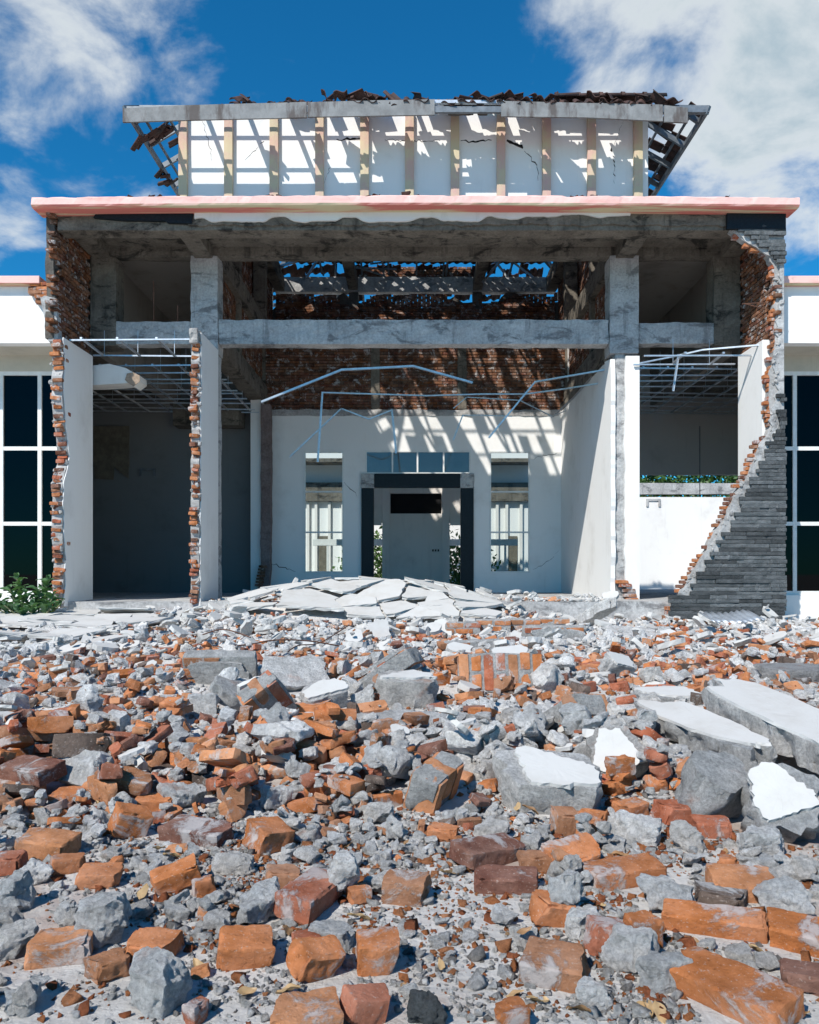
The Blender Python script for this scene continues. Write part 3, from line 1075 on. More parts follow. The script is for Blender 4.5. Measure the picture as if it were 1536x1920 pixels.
def ridge_mesh():
    V, F = [], []
    n = 8
    for y, r in ((0, 0.085), (0.33, 0.085), (0.33, 0.098), (0.38, 0.098)):
        for i in range(n + 1):
            a = math.pi * i / n
            V.append((y - 0.19, -math.cos(a) * r, math.sin(a) * r))
    for j in range(3):
        for i in range(n):
            a = j * (n + 1) + i
            F.append((a, a + 1, a + n + 2, a + n + 1))
    me = mkmesh('ridge_tile', V, F, M['tile'], smooth=True, sharp=50)
    return me


RM = ridge_mesh()
for i in range(5):
    y = 12.95
    o = ob('ridge_tile', RM, roof, (PX(1062 + i * 41, y), y, 8.47))
    o.rotation_euler = (0, R2.uniform(-.03, .03), math.pi + R2.uniform(-.05, .05))
    o.modifiers.new('thickness', 'SOLIDIFY').thickness = 0.012
# fascia boards, the middle one gone
for pts in ([(230, 203, 229), (350, 197, 225), (575, 191, 220)], [(577, 191.5, 219), (700, 188, 217), (815, 186, 215)], [(940, 189, 218), (1100, 193, 220), (1243, 196, 227)], [(1246, 197, 228), (1290, 202, 230)]):
    y = 12.43
    poly = [(PX(a, y), PZ(b, y)) for a, b, c in pts] + [(PX(a, y), PZ(c, y)) for a, b, c in reversed(pts)]
    prism('fascia_board', poly, y, y + 0.03, 'y', M['fascia'], roof)
bar('fascia_rail', (PX(812, 12.46), 12.48, PZ(190, 12.46)), (PX(945, 12.46), 12.48, PZ(191, 12.46)), 0.05, 0.05, M['steel'], roof)
for px, w in ((853, 26), (872, 34), (905, 20)):
    rough_box('render_lump', (PX(px - w / 2, 12.9), 12.8, PZ(214, 12.9)), (PX(px + w / 2, 12.9), 12.95, PZ(199, 12.9)), M['concrete_dark'], roof, 0.04, 0.02, 9, px)

# ------------------------------------------------------------------ broken side walls of the front
ML = []
for k in range(6):
    r = np.random.default_rng(140 + k)
    cuts = []
    for _ in range(7):
        q = rsphere(r); cuts.append((q, float(np.linalg.norm(q * np.array([.045, .035, .04]))) * r.uniform(.7, 1), 0.008))
    V, F = shape((0.09, 0.07, 0.08), (4, 4, 4), 0.01, 0.008, 30, cuts, 140 + k)
    ML.append(mkmesh('mortar_lump', V, F, M['mortar']))


def broken_wall(x0, x1, yfn, yback, z0, z1, seed, plaster_in, plaster_out, parent=B, ztop=None):
    """wall running back from the facade, its front end torn off: plaster skins, mortar core, toothed bricks"""
    zs = np.arange(z0, z1 + 0.001, 0.045)

    def skin(name, xa, xb, off, amp, mat):
        poly = [(yback, z0)] + [(yfn(z) + off + amp * wn(z, 5, seed + int(xa * 100)), z) for z in zs] + [(yback, z1)]
        return prism(name, poly, xa, xb, 'x', mat, parent)
    core = skin('wall', x0 + 0.015, x1 - 0.017, 0.05, 0.03, M['mortar'])
    skin('plaster_coat', x0, x0 + 0.012, 0.16, 0.06, plaster_out)
    skin('plaster_coat', x1 - 0.012, x1, 0.06, 0.03, plaster_in)
    z, row = z0 + 0.03, 0
    w = (x1 - x0) - 0.035
    while z < z1 - 0.02:
        proud = R2.uniform(0.0, 0.03) if row % 2 else R2.uniform(-0.06, 0.0)
        if R2.random() > 0.1:
            o = wall_brick(core, ((x0 + x1) / 2 + R2.uniform(-.03, .02), yfn(z) + 0.10 - proud, z), (R2.uniform(-.1, .1), R2.uniform(-.12, .12), R2.uniform(-.2, .2)), sc=(w / 0.115 * R2.uniform(0.75, 1.05), 1, R2.uniform(.95, 1.15)))
        z += 0.066; row += 1
    for _ in range(int((z1 - z0) * 9)):
        z = R2.uniform(z0, z1); side = R2.choice((0, 0, 1))
        x = (x1 - R2.uniform(0.012, 0.05)) if side == 0 else (x0 + R2.uniform(0.01, 0.04))
        o = ob('mortar_lump', ML[R2.randrange(6)], core, (x, yfn(z) + R2.uniform(0.01, 0.07), z), (R2.uniform(0, 6), R2.uniform(0, 6), R2.uniform(0, 6)))
        k = R2.uniform(.35, .85); o.scale = (k, k, k)
    return core


tabL = [(PZ(py, 12), d) for py, d in ((1130, 0.0), (1060, 0.03), (1010, 0.02), (950, -0.02), (905, 0.0), (872, 0.13), (850, 0.20), (800, 0.08), (765, 0.0), (735, -0.02), (650, 0.0))]
broken_wall(-5.48, -5.29, lambda z: 12.0 + lerp_tab(tabL, z), 13.12, 0.30, 4.36, 1, M['plaster'], M['plaster'])
broken_wall(-3.43, -3.27, lambda z: 12.15 + 0.03 * wn(z, 2.2, 77), 13.27, 0.16, 4.50, 2, M['plaster'], M['plaster'])
rough_box('mortar_cap', (-3.425, 12.12, 4.30), (-3.30, 12.45, 4.52), M['mortar'], B, 0.035, 0.02, 14, 5)
# right hand reveal wall (lit) behind the cladding
box('wall', (5.29, 12.19, 0.2), (5.46, 13.12, 4.36), M['plaster'], B, 0.004)
# plaster half of the right hand column and the torn concrete beside it
zz = np.arange(0.2, 4.46, 0.07)
poly = [(3.71, 0.3), (3.71, 4.40)] + [(3.47 + 0.012 * wn(z, 5, 6) + (0.18 * max(0, 0.75 - z) if z < .75 else 0), z) for z in zz[::-1]]
prism('plaster_coat', poly, 13.24, 13.60, 'y', M['plaster'], B)
for i, (x, z) in enumerate(((3.42, .66), (3.47, .60), (3.53, .52), (3.55, .44), (3.58, .37), (3.60, .30), (3.62, .24))):
    wall_brick(B, (x, 13.27, z), (0, R2.uniform(-.1, .1), 1.57))

# upper side walls, bare brick on the inside
for s in (-1, 1):
    xf = s * 5.42
    x0, x1 = sorted((s * 5.45, s * 5.575))
    yf = (lambda z: 12.02 + 0.05 * wn(z, 3, 31)) if s < 0 else (lambda z: 12.12 + 0.05 * wn(z, 3, 32))
    poly = [(13.5, 4.34)] + [(yf(z) + 0.05, z) for z in np.arange(4.34, 6.2, 0.06)] + [(13.5, 6.215)]
    w = prism('wall', poly, x0, x1, 'x', M['mortar_dark'], B)
    z, row = 4.38, 0
    while z < 6.17:
        y = yf(z) + 0.10 - (0.11 if row % 2 else 0) + R2.uniform(-.02, .02)
        first = True
        while y < 13.25:
            if not (first and R2.random() < 0.35):
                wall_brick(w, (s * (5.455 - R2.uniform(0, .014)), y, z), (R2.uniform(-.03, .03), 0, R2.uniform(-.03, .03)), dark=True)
            first = False
            y += 0.222
        z += 0.066; row += 1
# torn end of the left wing parapet: bricks, then a hanging plaster patch
for i in range(15):
    x = PX(66 + (i % 3) * 13 + R2.uniform(-3, 3), 12.2); z = PZ(532 + (i // 3) * 8, 12.2)
    if i >= 9 and i % 3 == 0: continue
    wall_brick(B, (x, 12.28 - R2.uniform(0, .05), z), (0, R2.uniform(-.1, .1), 1.57 + R2.uniform(-.1, .1)))
prism('plaster_coat', [(PX(a, 12.1), PZ(b, 12.1)) for a, b in ((78, 560), (86, 556), (110, 562), (109, 600), (112, 641), (93, 641), (90, 612), (84, 590))], 12.06, 12.20, 'y', M['concrete_pale'], B)

# ------------------------------------------------------------------ stone clad wall on the right
edge = [(1243, 1158), (1262, 1120), (1290, 1075), (1313, 1040), (1345, 985), (1365, 945), (1385, 905), (1396, 888), (1410, 860), (1418, 832), (1434, 815), (1441, 800), (1441, 700), (1446, 660), (1450, 640), (1448, 600), (1450, 560), (1447, 500), (1438, 480), (1402, 455), (1380, 440), (1362, 430), (1362, 399)]
ez = [(PZ(b, 12), PX(a, 12)) for a, b in edge]


def xl(z): return lerp_tab(ez, z)


zz = np.arange(0.1, 6.2, 0.05)
poly = [(xl(z) + 0.05 + 0.03 * wn(z, 6, 3), z) for z in zz] + [(5.53, 6.2), (5.53, 0.1)]
clad = prism('clad_wall', poly, 12.045, 12.17, 'y', M['mortar'], B)
poly = [(xl(z) + 0.09 + 0.035 * wn(z, 5, 13) + 0.03 * wn(z, 13, 14), z) for z in zz] + [(5.54, 6.2), (5.54, 0.1)]
prism('mortar_bed', poly, 12.02, 12.05, 'y', M['concrete_pale'], clad)
z, row = 0.14, 0
while z < 6.0:   # bricks showing along the torn edge
    x = xl(z)
    if R2.random() < 0.75:
        wall_brick(clad, (x + 0.075 + R2.uniform(-.045, .045), 12.105, z), (0, R2.uniform(-.06, .06), 1.57 + R2.uniform(-.12, .12)), sc=(0.95, 0.75, 1))
    z += 0.066; row += 1
for _ in range(120):
    z = R2.uniform(0.15, 5.3)
    o = ob('mortar_lump', ML[R2.randrange(6)], clad, (xl(z) + R2.uniform(0.06, 0.16), 12.03 + R2.uniform(-.01, .04), z), (R2.uniform(0, 6), R2.uniform(0, 6), R2.uniform(0, 6)))
    k = R2.uniform(.3, .9); o.scale = (k, k * .7, k)
SL = []
for k in range(8):
    V, F = shape((1.0, 0.05, 0.056), (16, 2, 4), 0.006, 0.012, 14, (), 300 + k)
    V[:, 0] = np.clip(V[:, 0], -0.5, 0.5)
    SL.append(mkmesh('stone_strip', V, F, M['slate']))
z = 0.12
nst = 0
while z < 6.0:
    py = CYP - (z - CH) * 125
    if 500 < py < 742:      # cladding fell off here, mortar bed bare
        z += 0.0592; continue
    x = max(xl(z), xl(min(z + 0.05, 6.1))) + 0.10 + R2.uniform(0, 0.13)
    if py < 500: x = xl(z) + 0.04 + R2.uniform(0, 0.08)
    if py > 1120: x = PX(1252, 12) + R2.uniform(0, .04)
    while x < 5.52:
        L_ = R2.uniform(0.22, 0.8)
        e = min(x + L_, 5.545 + R2.uniform(-.012, .02))
        if 5.55 - e < 0.12: e = 5.545 + R2.uniform(-.012, .02)
        if e - x > 0.04:
            if nst < 298 and R2.random() > 0.012:
                ob('stone_strip', SL[R2.randrange(8)], clad, ((x + e) / 2, 12.0 - R2.uniform(0, 0.022), z + 0.028), (R2.uniform(-.04, .04), 0, 0), (e - x - 0.004, 1, R2.uniform(0.96, 1.08)))
                nst += 1
        x = e
    z += 0.0592
box('glossy_plaque', (PX(1362, 12), 11.965, PZ(431, 12)), (5.545, 12.02, 6.203), M['granite'], clad, 0.004)

# ------------------------------------------------------------------ hall: white back wall, door and windows
def hx(px): return PX(px, YH)
def hz(py): return PZ(py, YH)
hw = wall_holes('hall_wall', hx(507), hx(1056), ZFL, hz(776),
                [(hx(572), hx(643), hz(1072), hz(848)), (hx(920), hx(992), hz(1072), hz(848)),
                 (hx(687), hx(881), hz(888), hz(847)), (hx(680), hx(886), ZFL - 0.01, hz(890))], YH, YH + 0.12, M['plaster'], B)
rough_box('wall_head', (hx(507), YH - 0.02, hz(780)), (hx(1056), YH + 0.14, hz(768)), M['mortar'], hw, 0.06, 0.02, 9, 5)
for (a, b) in ((678, 701), (864, 888)):
    box('door_jamb', (hx(a), YH - 0.06, ZFL), (hx(b), YH + 0.16, hz(916)), M['granite'], hw, 0.004)
    rough_box('door_frame_core', (hx(a - 1), YH - 0.055, hz(915.5)), (hx(b + 1), YH + 0.15, hz(888)), M['concrete_pale'], hw, 0.04, 0.01, 14, a)
box('door_head', (hx(702), YH - 0.06, hz(914)), (hx(863), YH + 0.16, hz(888.5)), M['granite'], hw, 0.004)


def window(name, parent, x0, x1, z0, z1, y, vs, hs, fw, glass, depth=0.06):
    """frame with bars; panes are its sub-parts"""
    V, F = [], []

    def add(a, b_, c, d, e=0.0):
        v = [(a, y + e, c), (b_, y + e, c), (b_, y + depth - e, c), (a, y + depth - e, c), (a, y + e, d), (b_, y + e, d), (b_, y + depth - e, d), (a, y + depth - e, d)]
        n = len(V); V.extend(v)
        F.extend([tuple(k + n for k in f) for f in ((0, 3, 2, 1), (4, 5, 6, 7), (0, 1, 5, 4), (1, 2, 6, 5), (2, 3, 7, 6), (3, 0, 4, 7))])
    xs = [x0] + vs + [x1]; zs = [z0] + hs + [z1]
    add(x0, x0 + fw, z0, z1); add(x1 - fw, x1, z0, z1)
    add(x0 + fw, x1 - fw, z0, z0 + fw, 0.003); add(x0 + fw, x1 - fw, z1 - fw, z1, 0.003)
    for v in vs: add(v - fw / 2, v + fw / 2, z0 + fw, z1 - fw, 0.004)
    for h in hs: add(x0 + fw, x1 - fw, h - fw / 2, h + fw / 2, 0.007)
    o = ob(name, mkmesh(name, V, F, M['frame']), parent)
    for i in range(len(xs) - 1):
        for j in range(len(zs) - 1):
            j_ = R2.uniform(-0.004, 0.004)
            p = box('pane', (xs[i] + fw * 0.4, y + depth * 0.45 + j_, zs[j] + fw * 0.4), (xs[i + 1] - fw * 0.4, y + depth * 0.45 + j_ + 0.006, zs[j + 1] - fw * 0.4), glass, o)
    return o


window('window', B, hx(570), hx(645), hz(1074), hz(846), YH - 0.012, [], [hz(998), hz(922)], 0.035, M['glass'])
window('window', B, hx(918), hx(994), hz(1074), hz(846), YH - 0.012, [], [hz(998), hz(922)], 0.035, M['glass'])
window('transom_window', B, hx(685), hx(883), hz(888.6), hz(845), YH - 0.012, [hx(736), hx(783), hx(832)], [], 0.035, M['glass_refl'])
for pts in ([(1000, 1068), (1030, 1052), (1050, 1030)], [(645, 905), (665, 925), (675, 935)], [(1000, 860), (1030, 852), (1052, 850)], [(508, 1055), (540, 1068), (560, 1072)]):
    crack(pts, 0.006, None, YH, hw)

# right hall wall, left stub with its stained post
box('wall', (3.26, 13.68, ZFL), (3.40, YH + 0.1, 4.42), M['plaster'], B)
zz = np.arange(0.3, 4.43, 0.07)
prism('plaster_coat', [(13.70, 0.3)] + [(13.27 + 0.03 * wn(z, 4, 15), z) for z in zz] + [(13.70, 4.42)], 3.24, 3.315, 'x', M['plaster'], B)
rough_box('wall_head', (3.25, 13.6, 4.42), (3.41, YH + 0.1, 4.60), M['concrete'], B, 0.1, 0.03, 5, 8)
box('wall', (PX(470, 17.5), 17.5, ZFL), (PX(489, 17.5), 18.0, hz(755)), M['plaster'], B)
zz = np.arange(0.4, 4.5, 0.08)
poly = [(PX(489, 17.4) + 0.02 * wn(z, 2.5, 4) - (0.10 * (1.1 - z) if z < 1.1 else 0), z) for z in zz] + [(PX(507, 17.4) + 0.01 * wn(z, 4, 5) - (0.08 * (1.0 - z) if z < 1.0 else 0), z) for z in zz[::-1]]
prism('post', poly, 17.4, 17.62, 'y', m_concrete('stained_post', (0.19, 0.14, 0.13), (0.10, 0.07, 0.065), (0.25, 0.2, 0.19), 0.4), B)
for i in range(7):
    wall_brick(B, (PX(493 - i * 1.2, 17.36), 17.37, 0.95 - i * 0.067), (0, 0, 1.57), dark=True, sc=(1, 0.8, 1))
# rear room behind the door
box('wall', (-3.62, 18.13, ZFL), (-3.5, 21.5, 4.3), M['plaster'], B)
box('wall', (3.5, 18.13, ZFL), (3.62, 21.5, 4.3), M['plaster'], B)
def rx(px): return PX(px, 21.5)
def rz(py): return PZ(py, 21.5)
rw = wall_holes('rear_wall', -1.9, 1.9, ZFL, 4.3, [(-1.75, rx(717), ZFL - .01, rz(980)), (rx(843), 1.75, ZFL - .01, rz(980)), (rx(732), rx(828), rz(963), rz(925))], 21.5, 21.62, M['panel'], B)
for a, b in ((717, 731), (829, 843)):
    box('pilaster', (rx(a), 21.42, ZFL), (rx(b), 21.498, 4.28), M['panel'], rw, 0.004)
box('dark_opening', (rx(731), 21.63, rz(966)), (rx(829), 21.68, rz(922)), M['black'], rw)
box('lintel', (-1.9, 21.40, rz(985)), (rx(716), 21.497, rz(972)), M['panel'], rw)
box('lintel', (rx(844), 21.40, rz(985)), (1.9, 21.497, rz(972)), M['panel'], rw)
for px in (812, 817, 822):
    box('socket', (rx(px) - 0.02, 21.48, rz(1034)), (rx(px) + 0.02, 21.499, rz(1030)), M['black'], rw)

# rear wing seen through the hall windows
rear = box('rear_wing_wall', (-8, 27.4, 0), (4.0, 27.6, 5.6), M['plaster'], B)
rough_box('beam', (-8, 27.2, PZ(940, 27.3)), (4.0, 27.39, PZ(905, 27.3)), M['concrete'], rear, 0.4, 0.01, 4, 91)
for px in (575, 590, 615, 640, 930, 948, 975):
    box('pilaster', (PX(px, 27.3), 27.3, 0.0), (PX(px + 5, 27.3), 27.395, PZ(942, 27.3)), M['panel'], rear)
for px, w in ((598, 22), (954, 16)):
    box('dark_opening', (PX(px, 27.38), 27.36, 0.0), (PX(px + w, 27.38), 27.398, PZ(1005, 27.3)), M['brown_panel'], rear)
box('soffit', (-8, 26.55, 4.5), (4.0, 27.39, 4.62), M['concrete'], rear)  # overhang added to cast shade on the upper rear wall
box('wall', (-8, 27.6, 5.5), (4.0, 31, 5.62), M['concrete'], B)

# side rooms
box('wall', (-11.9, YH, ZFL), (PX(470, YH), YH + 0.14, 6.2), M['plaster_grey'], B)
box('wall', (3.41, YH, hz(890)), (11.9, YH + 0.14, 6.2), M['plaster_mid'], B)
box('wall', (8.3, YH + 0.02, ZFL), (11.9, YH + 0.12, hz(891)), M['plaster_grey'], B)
box('wall_panel', (PX(176, YH - .06) - 0.3, YH - 0.05, hz(876)), (PX(243, YH), YH - 0.004, hz(805)), M['brown_panel'], B)
poly = [(PX(a, YH), hz(b)) for a, b in ((176, 800), (180, 898), (215, 900), (217, 876), (243, 898), (244, 800))]
prism('wall_panel', poly, YH - 0.06, YH - 0.052, 'y', M['brown_panel'], B)
for s in (-1, 1):
    x0, x1 = sorted((s * 11.76, s * 11.9))
    box('wall', (x0, 12.5, 0.0), (x1, 18.04, 5.2), M['plaster'], B)
rough_box('beam', (-5.28, 17.4, 4.02), (-3.8, 17.85, 4.55), M['concrete'], B, 0.2, 0.01, 5, 61)
# stump of a broken plastered beam by the left reveal
poly = [(PX(a, 13.2), PZ(b, 13.2)) for a, b in ((150, 688), (205, 682), (236, 690), (250, 698), (262, 704), (262, 715), (250, 724), (240, 718), (176, 722), (150, 722))]
o = prism('beam_stump', poly, 13.2, 13.55, 'y', M['plaster_old'], B)
poly = [(PX(a, 13.18), PZ(b, 13.18)) for a, b in ((238, 700), (250, 698), (262, 704), (262, 715), (250, 724), (240, 718), (234, 712))]
prism('render_coat', poly, 13.185, 13.199, 'y', m_concrete('raw_render', (0.36, 0.27, 0.2), (0.25, 0.18, 0.13), (0.42, 0.33, 0.26), 0.3), B)
# small wall brackets
def bracket(cx, cy, w, y, mat):
    m = [(-w, -0.5 * w), (-w, 0.5 * w), (w, 0.5 * w), (w, -0.5 * w), (0.72 * w, -0.5 * w), (0.72 * w, 0.24 * w), (-0.72 * w, 0.24 * w), (-0.72 * w, -0.5 * w)]
    prism('bracket', [(PX(cx, y) + a, PZ(cy, y) + b_) for a, b_ in m], y - 0.03, y - 0.004, 'y', mat, B)
bracket(277, 886, 0.18, YH, M['steel_dark'])

# ------------------------------------------------------------------ side wings
for s in (-1, 1):
    def sb(name, a, b_, y0, y1, z0, z1, mat, parent=B, bev=0.0):
        x0, x1 = sorted((s * a, s * b_)); return box(name, (x0, y0, z0), (x1, y1, z1), mat, parent, bev)
    inner = 5.62 if s < 0 else 5.56
    sb('wing_parapet', inner, 11.9, 12.3, 12.48, 4.34, 5.21, M['plaster'])
    c = sb('cornice', inner + (0.10 if s < 0 else 0), 11.95, 12.17, 12.52, 5.212, 5.33, M['cornice'], B, 0.008)
    sb('wing_roof', inner - 0.03, 11.9, 12.48, YH, 4.72, 4.86, M['concrete'])
    sb('soffit', inner - 0.1, 11.9, 12.32, 13.02, 4.345, 4.42, M['soffit'])
    sb('lintel', 5.50, 11.9, 13.02, 13.2, 4.09, 4.72, M['soffit'])
    sb('wing_plinth', 5.50, 11.9, 12.96, 13.2, 0.0, 0.45, M['plaster'], B, 0.006)
    xe = 9.55
    sb('wall', xe, 11.8, 12.98, 13.2, 0.45, 4.09, M['plaster'])
    if s < 0:
        vs = [PX(75, 13.05), PX(3, 13.05), -7.45, -8.15, -8.85]
        x0, x1 = -xe, -5.5
    else:
        vs = [PX(1490, 13.05), 6.82, 7.46, 8.1, 8.8]
        x0, x1 = 5.50, xe
    window('window', B, x0, x1, 0.45, 4.09, 13.03, sorted(vs), [PZ(982, 13.05), PZ(841, 13.05)], 0.062, M['glass_dark'], 0.08)

# pipes of the right room: thin rod hanging, conduit
bar('hanging_rod', (PX(1313, 17.8), 17.82, hz(800)), (PX(1313, 17.8), 17.82, hz(932)), 0.015, 0.015, M['steel_dark'], B)
# loose rebar sticking out of the torn edges
for (a, b_, c, d, y) in ((1392, 570, 1440, 566, 12.3), (1395, 569, 1440, 580, 12.3), (288, 527, 288, 600, 13.2), (333, 573, 333, 602, 13.2)):
    bar('rebar', (PX(a, y), y, PZ(b_, y)), (PX(c, y), y + 0.02, PZ(d, y)), 0.014, 0.014, M['rust'], B)
# flakes of tile left on the cornice
for px in (248, 262, 285, 300, 330, 508, 528, 565, 585, 630, 690, 704, 768, 780, 1020, 1075, 1088, 1115, 1362):
    y = R2.uniform(11.82, 11.95)
    big = px in (768, 780)
    o = ob('tile_shard', TL[R2.randrange(3, 6)], corn, (PX(px, y), y, 6.385 + (0.02 if big else 0)))
    o.rotation_euler = (R2.uniform(-.4, .4), R2.uniform(-.5, .5), R2.uniform(0, 6)); k = 0.75 if big else R2.uniform(0.3, 0.6); o.scale = (k, k, k)

# ------------------------------------------------------------------ ceiling grids and hanging rails
def ceiling_grid(label, x0, x1, z, ys, xs, s):
    g = empty('ceiling_grid', ((x0 + x1) / 2, 15, z), label, 'ceiling grid', 'bare ceiling grids of the side rooms')
    for i, y in enumerate(ys):
        sag = R2.uniform(-.07, .03)
        bar('rail', (x0, y, z + R2.uniform(-.02, .02)), (x1, y + R2.uniform(-.02, .02), z + sag), 0.03, 0.022, M['steel'], g)
    for x in xs:
        bar('channel', (x, ys[0] - 0.02, z + 0.03), (x + R2.uniform(-.03, .03), ys[-1], z + 0.03 + R2.uniform(-.03, .01)), 0.035, 0.028, M['steel'], g)
        for y in ys[1::3]:
            bar('hanger', (x, y, z + 0.03), (x, y, z + 0.42), 0.008, 0.008, M['steel'], g)
    return g


ys = [12.3, 13.1] + [13.7 + 0.42 * k for k in range(10)]
ceiling_grid('thin metal ceiling grid without panels over the dark left room', -5.28, -3.44, 4.36, [12.22, 13.12], [-5.1, -4.55, -3.95], -1)
ceiling_grid('wide steel ceiling grid deep inside the left room, in shade', -7.4, -3.42, 4.34, ys[2:], [-7.2 + 0.45 * k for k in range(9)], -1)
ceiling_grid('metal ceiling grid without panels over the right room', 3.74, 7.2, 4.30, ys[2:], [3.9 + 0.42 * k for k in range(8)], 1)
ceiling_grid('front rails of the ceiling grid hanging between right column and clad wall', 3.6, 5.28, 4.24, [12.6, 13.2], [4.25, 4.85], 1)

RAILS = [
    ('steel rail bent to a shallow arch across the hall opening', [(490, 752, 13.7), (640, 692, 13.8), (775, 685, 13.8), (886, 716, 13.9)], 0.045),
    ('long hanging ceiling rail kinked down at its left end', [(596, 866, 14.6), (605, 735, 14.6), (800, 741, 14.7), (905, 738, 14.7), (985, 738, 14.8), (1060, 728, 14.6), (1200, 706, 13.9)], 0.03),
    ('zigzag ceiling rail dangling in front of left hall window', [(543, 856, 15.2), (640, 765, 15.2), (692, 785, 15.2), (735, 768, 15.2), (743, 850, 15.2)], 0.03),
    ('short bent rail hanging beside the transom window', [(850, 825, 15.6), (868, 778, 15.6), (905, 778, 15.6), (960, 780, 15.6)], 0.02),
    ('sloping ceiling rail hanging from the right hall wall', [(916, 820, 14.5), (1003, 715, 14.4), (1160, 688, 13.7)], 0.035),
    ('thin sagging rail ending at the right corner of the hall', [(850, 765, 15.5), (875, 744, 15.5), (975, 750, 15.5), (1035, 780, 15.6), (1060, 770, 15.7)], 0.022),
    ('dark rail leaning down along the top of right hall wall', [(1035, 782, 16.8), (1075, 745, 15.9), (1140, 672, 13.9)], 0.03),
    ('bright stub of rail hanging below the right room grid', [(1262, 733, 12.9), (1272, 665, 12.9)], 0.03),
    ('crooked rail crossing the front of the right room grid', [(1200, 680, 12.9), (1275, 665, 12.9), (1318, 655, 12.7), (1435, 645, 12.3)], 0.03),
]
for label, pts, w in RAILS:
    me = polybar('ceiling_rail', [(PX(a, y), y, PZ(b_, y)) for a, b_, y in pts], w, w * 0.7, M['steel'])
    o = bpy.data.objects.new('ceiling_rail', me); link(o); tag(o, label, 'metal rail', 'hanging ceiling rails')

# ------------------------------------------------------------------ behind the building
bw = empty('boundary_wall', (6, 28.0, 0), 'sunlit white garden wall with bare concrete coping seen through the right room', 'wall')
box('wall', (-10, 28.0, 0), (18, 28.2, PZ(932, 28.0)), M['plaster'], bw)
rough_box('coping', (-10, 27.93, PZ(927, 28.0)), (18, 28.27, PZ(906, 28.0)), M['concrete_pale'], bw, 0.3, 0.02, 3, 71)
prism('bracket', [(PX(1225, 28.0) + a * .25, PZ(942, 28.0) + b_ * .25) for a, b_ in ((-1, -.6), (-1, .5), (1, .5), (1, -.6), (.7, -.6), (.7, .2), (-.7, .2), (-.7, -.6))], 27.96, 27.997, 'y', M['concrete_pale'], bw)
rl = empty('handrail', (0, 23.4, 0), 'white rail crossing the garden behind the doorway', 'railing')
box('rail', (-3, 23.4, PZ(1023, 23.4)), (3, 23.46, PZ(1011, 23.4)), M['frame'], rl, 0.005)
for x in (-2.6, 0, 2.6): box('post', (x, 23.41, 0), (x + 0.06, 23.45, PZ(1012, 23.4)), M['frame'], rl)

LEAF1 = [(0, 0, 0), (0.5, 0.22, 0.05), (1, 0, -0.05), (0.5, -0.22, 0.05), (0.5, 0, 0)]


def bush(label, c, r, n, leaf, seed):
    rg = np.random.default_rng(seed)
    e = empty('garden_shrub', (c[0], c[1], 0), label, 'shrub', 'shrubs behind the building')
    V, F = [], []
    DS = rg.normal(size=(n, 3)); DS /= np.linalg.norm(DS, axis=1, keepdims=True)
    LU = 1 + 0.35 * fbm(DS * 1.5, 1.6, seed)
    for i in range(n):
        d = DS[i]
        q = np.array([0.9, 0.7, 0.55])[rg.integers(3)] + rg.uniform(-.15, .15)
        p = np.array(c) + d * np.array(r) * q * LU[i]
        if p[2] < 0.03: continue
        a = rsphere(rg); b_ = np.cross(a, rsphere(rg)); b_ /= np.linalg.norm(b_); L_ = leaf * rg.uniform(.6, 1.3)
        k = len(V)
        V += [p, p + a * L_ * .5 + b_ * L_ * .25, p + a * L_, p + a * L_ * .5 - b_ * L_ * .25]
        F.append((k, k + 1, k + 2, k + 3))
    ob('crown', mkmesh('crown', V, F, M['leaf_far']), e)
    for j in range(4):
        a = rg.uniform(0, 6.28)
        bar('stem', (c[0] + 0.08 * math.cos(a), c[1] + 0.08 * math.sin(a), 0), (c[0] + r[0] * .5 * math.cos(a), c[1] + r[1] * .5 * math.sin(a), c[2] + r[2] * 0.2), 0.05, 0.05, M['bark'], e)


bush('leafy shrub seen through left gap beside the doorway panel', (-1.4, 25.2, 0.9), (1.1, .8, 1.3), 1800, 0.17, 1)
bush('leafy shrub seen through right gap beside the doorway panel', (1.5, 25.0, 0.9), (1.1, .8, 1.3), 1800, 0.17, 2)
bush('dense shrub over the garden wall, left of the hanging rod', (8.4, 29.6, 3.2), (2.2, 1.0, 2.5), 4200, 0.24, 3)
bush('dense shrub over the garden wall, right of the hanging rod', (11.4, 29.7, 3.2), (2.2, 1.0, 2.5), 4200, 0.24, 4)
# ------------------------------------------------------------------ ground
def ss(a, b, x):
    t = np.clip((x - a) / (b - a), 0, 1); return t * t * (3 - 2 * t)


def terrain(x, y):
    x, y = np.asarray(x, float), np.asarray(y, float)
    P = np.stack([x.ravel(), y.ravel()], 1)
    n1 = fbm(P, 0.8, 3, 3).reshape(x.shape); n2 = fbm(P, 3.0, 5, 3).reshape(x.shape)
    z = 0.07 * ss(2.2, 4.4, y) - 0.02 * ss(6, 9, y)
    z = z + 0.13 * ss(8.0, 11.5, y) * ss(-0.2, -3.0, x)
    z = z + 0.045 * ss(2.2, 5, y) * (1 - 0.5 * ss(6, 9, y)) * n1 + 0.012 * (0.35 + ss(1.8, 4, y)) * n2
    z = z + 0.50 * ss(10.2, 12.7, y) * np.exp(-((x + 0.62) / 2.05) ** 4)
    z = z + 0.10 * np.exp(-(((x - 1.75) / 0.9) ** 2 + ((y - 3.7) / 0.9) ** 2))
    z = z + 0.07 * np.exp(-(((x - 0.3) / 1.3) ** 2 + ((y - 5.2) / 0.9) ** 2))
    z = z + 0.05 * np.exp(-(((x + 1.4) / 1.0) ** 2 + ((y - 5.0) / 1.0) ** 2))
    fade = ss(9.5, 8.0, np.abs(x)) * ss(0.3, 1.2, y) * ss(15.5, 14.0, y)
    return np.maximum(z, 0.0) * fade


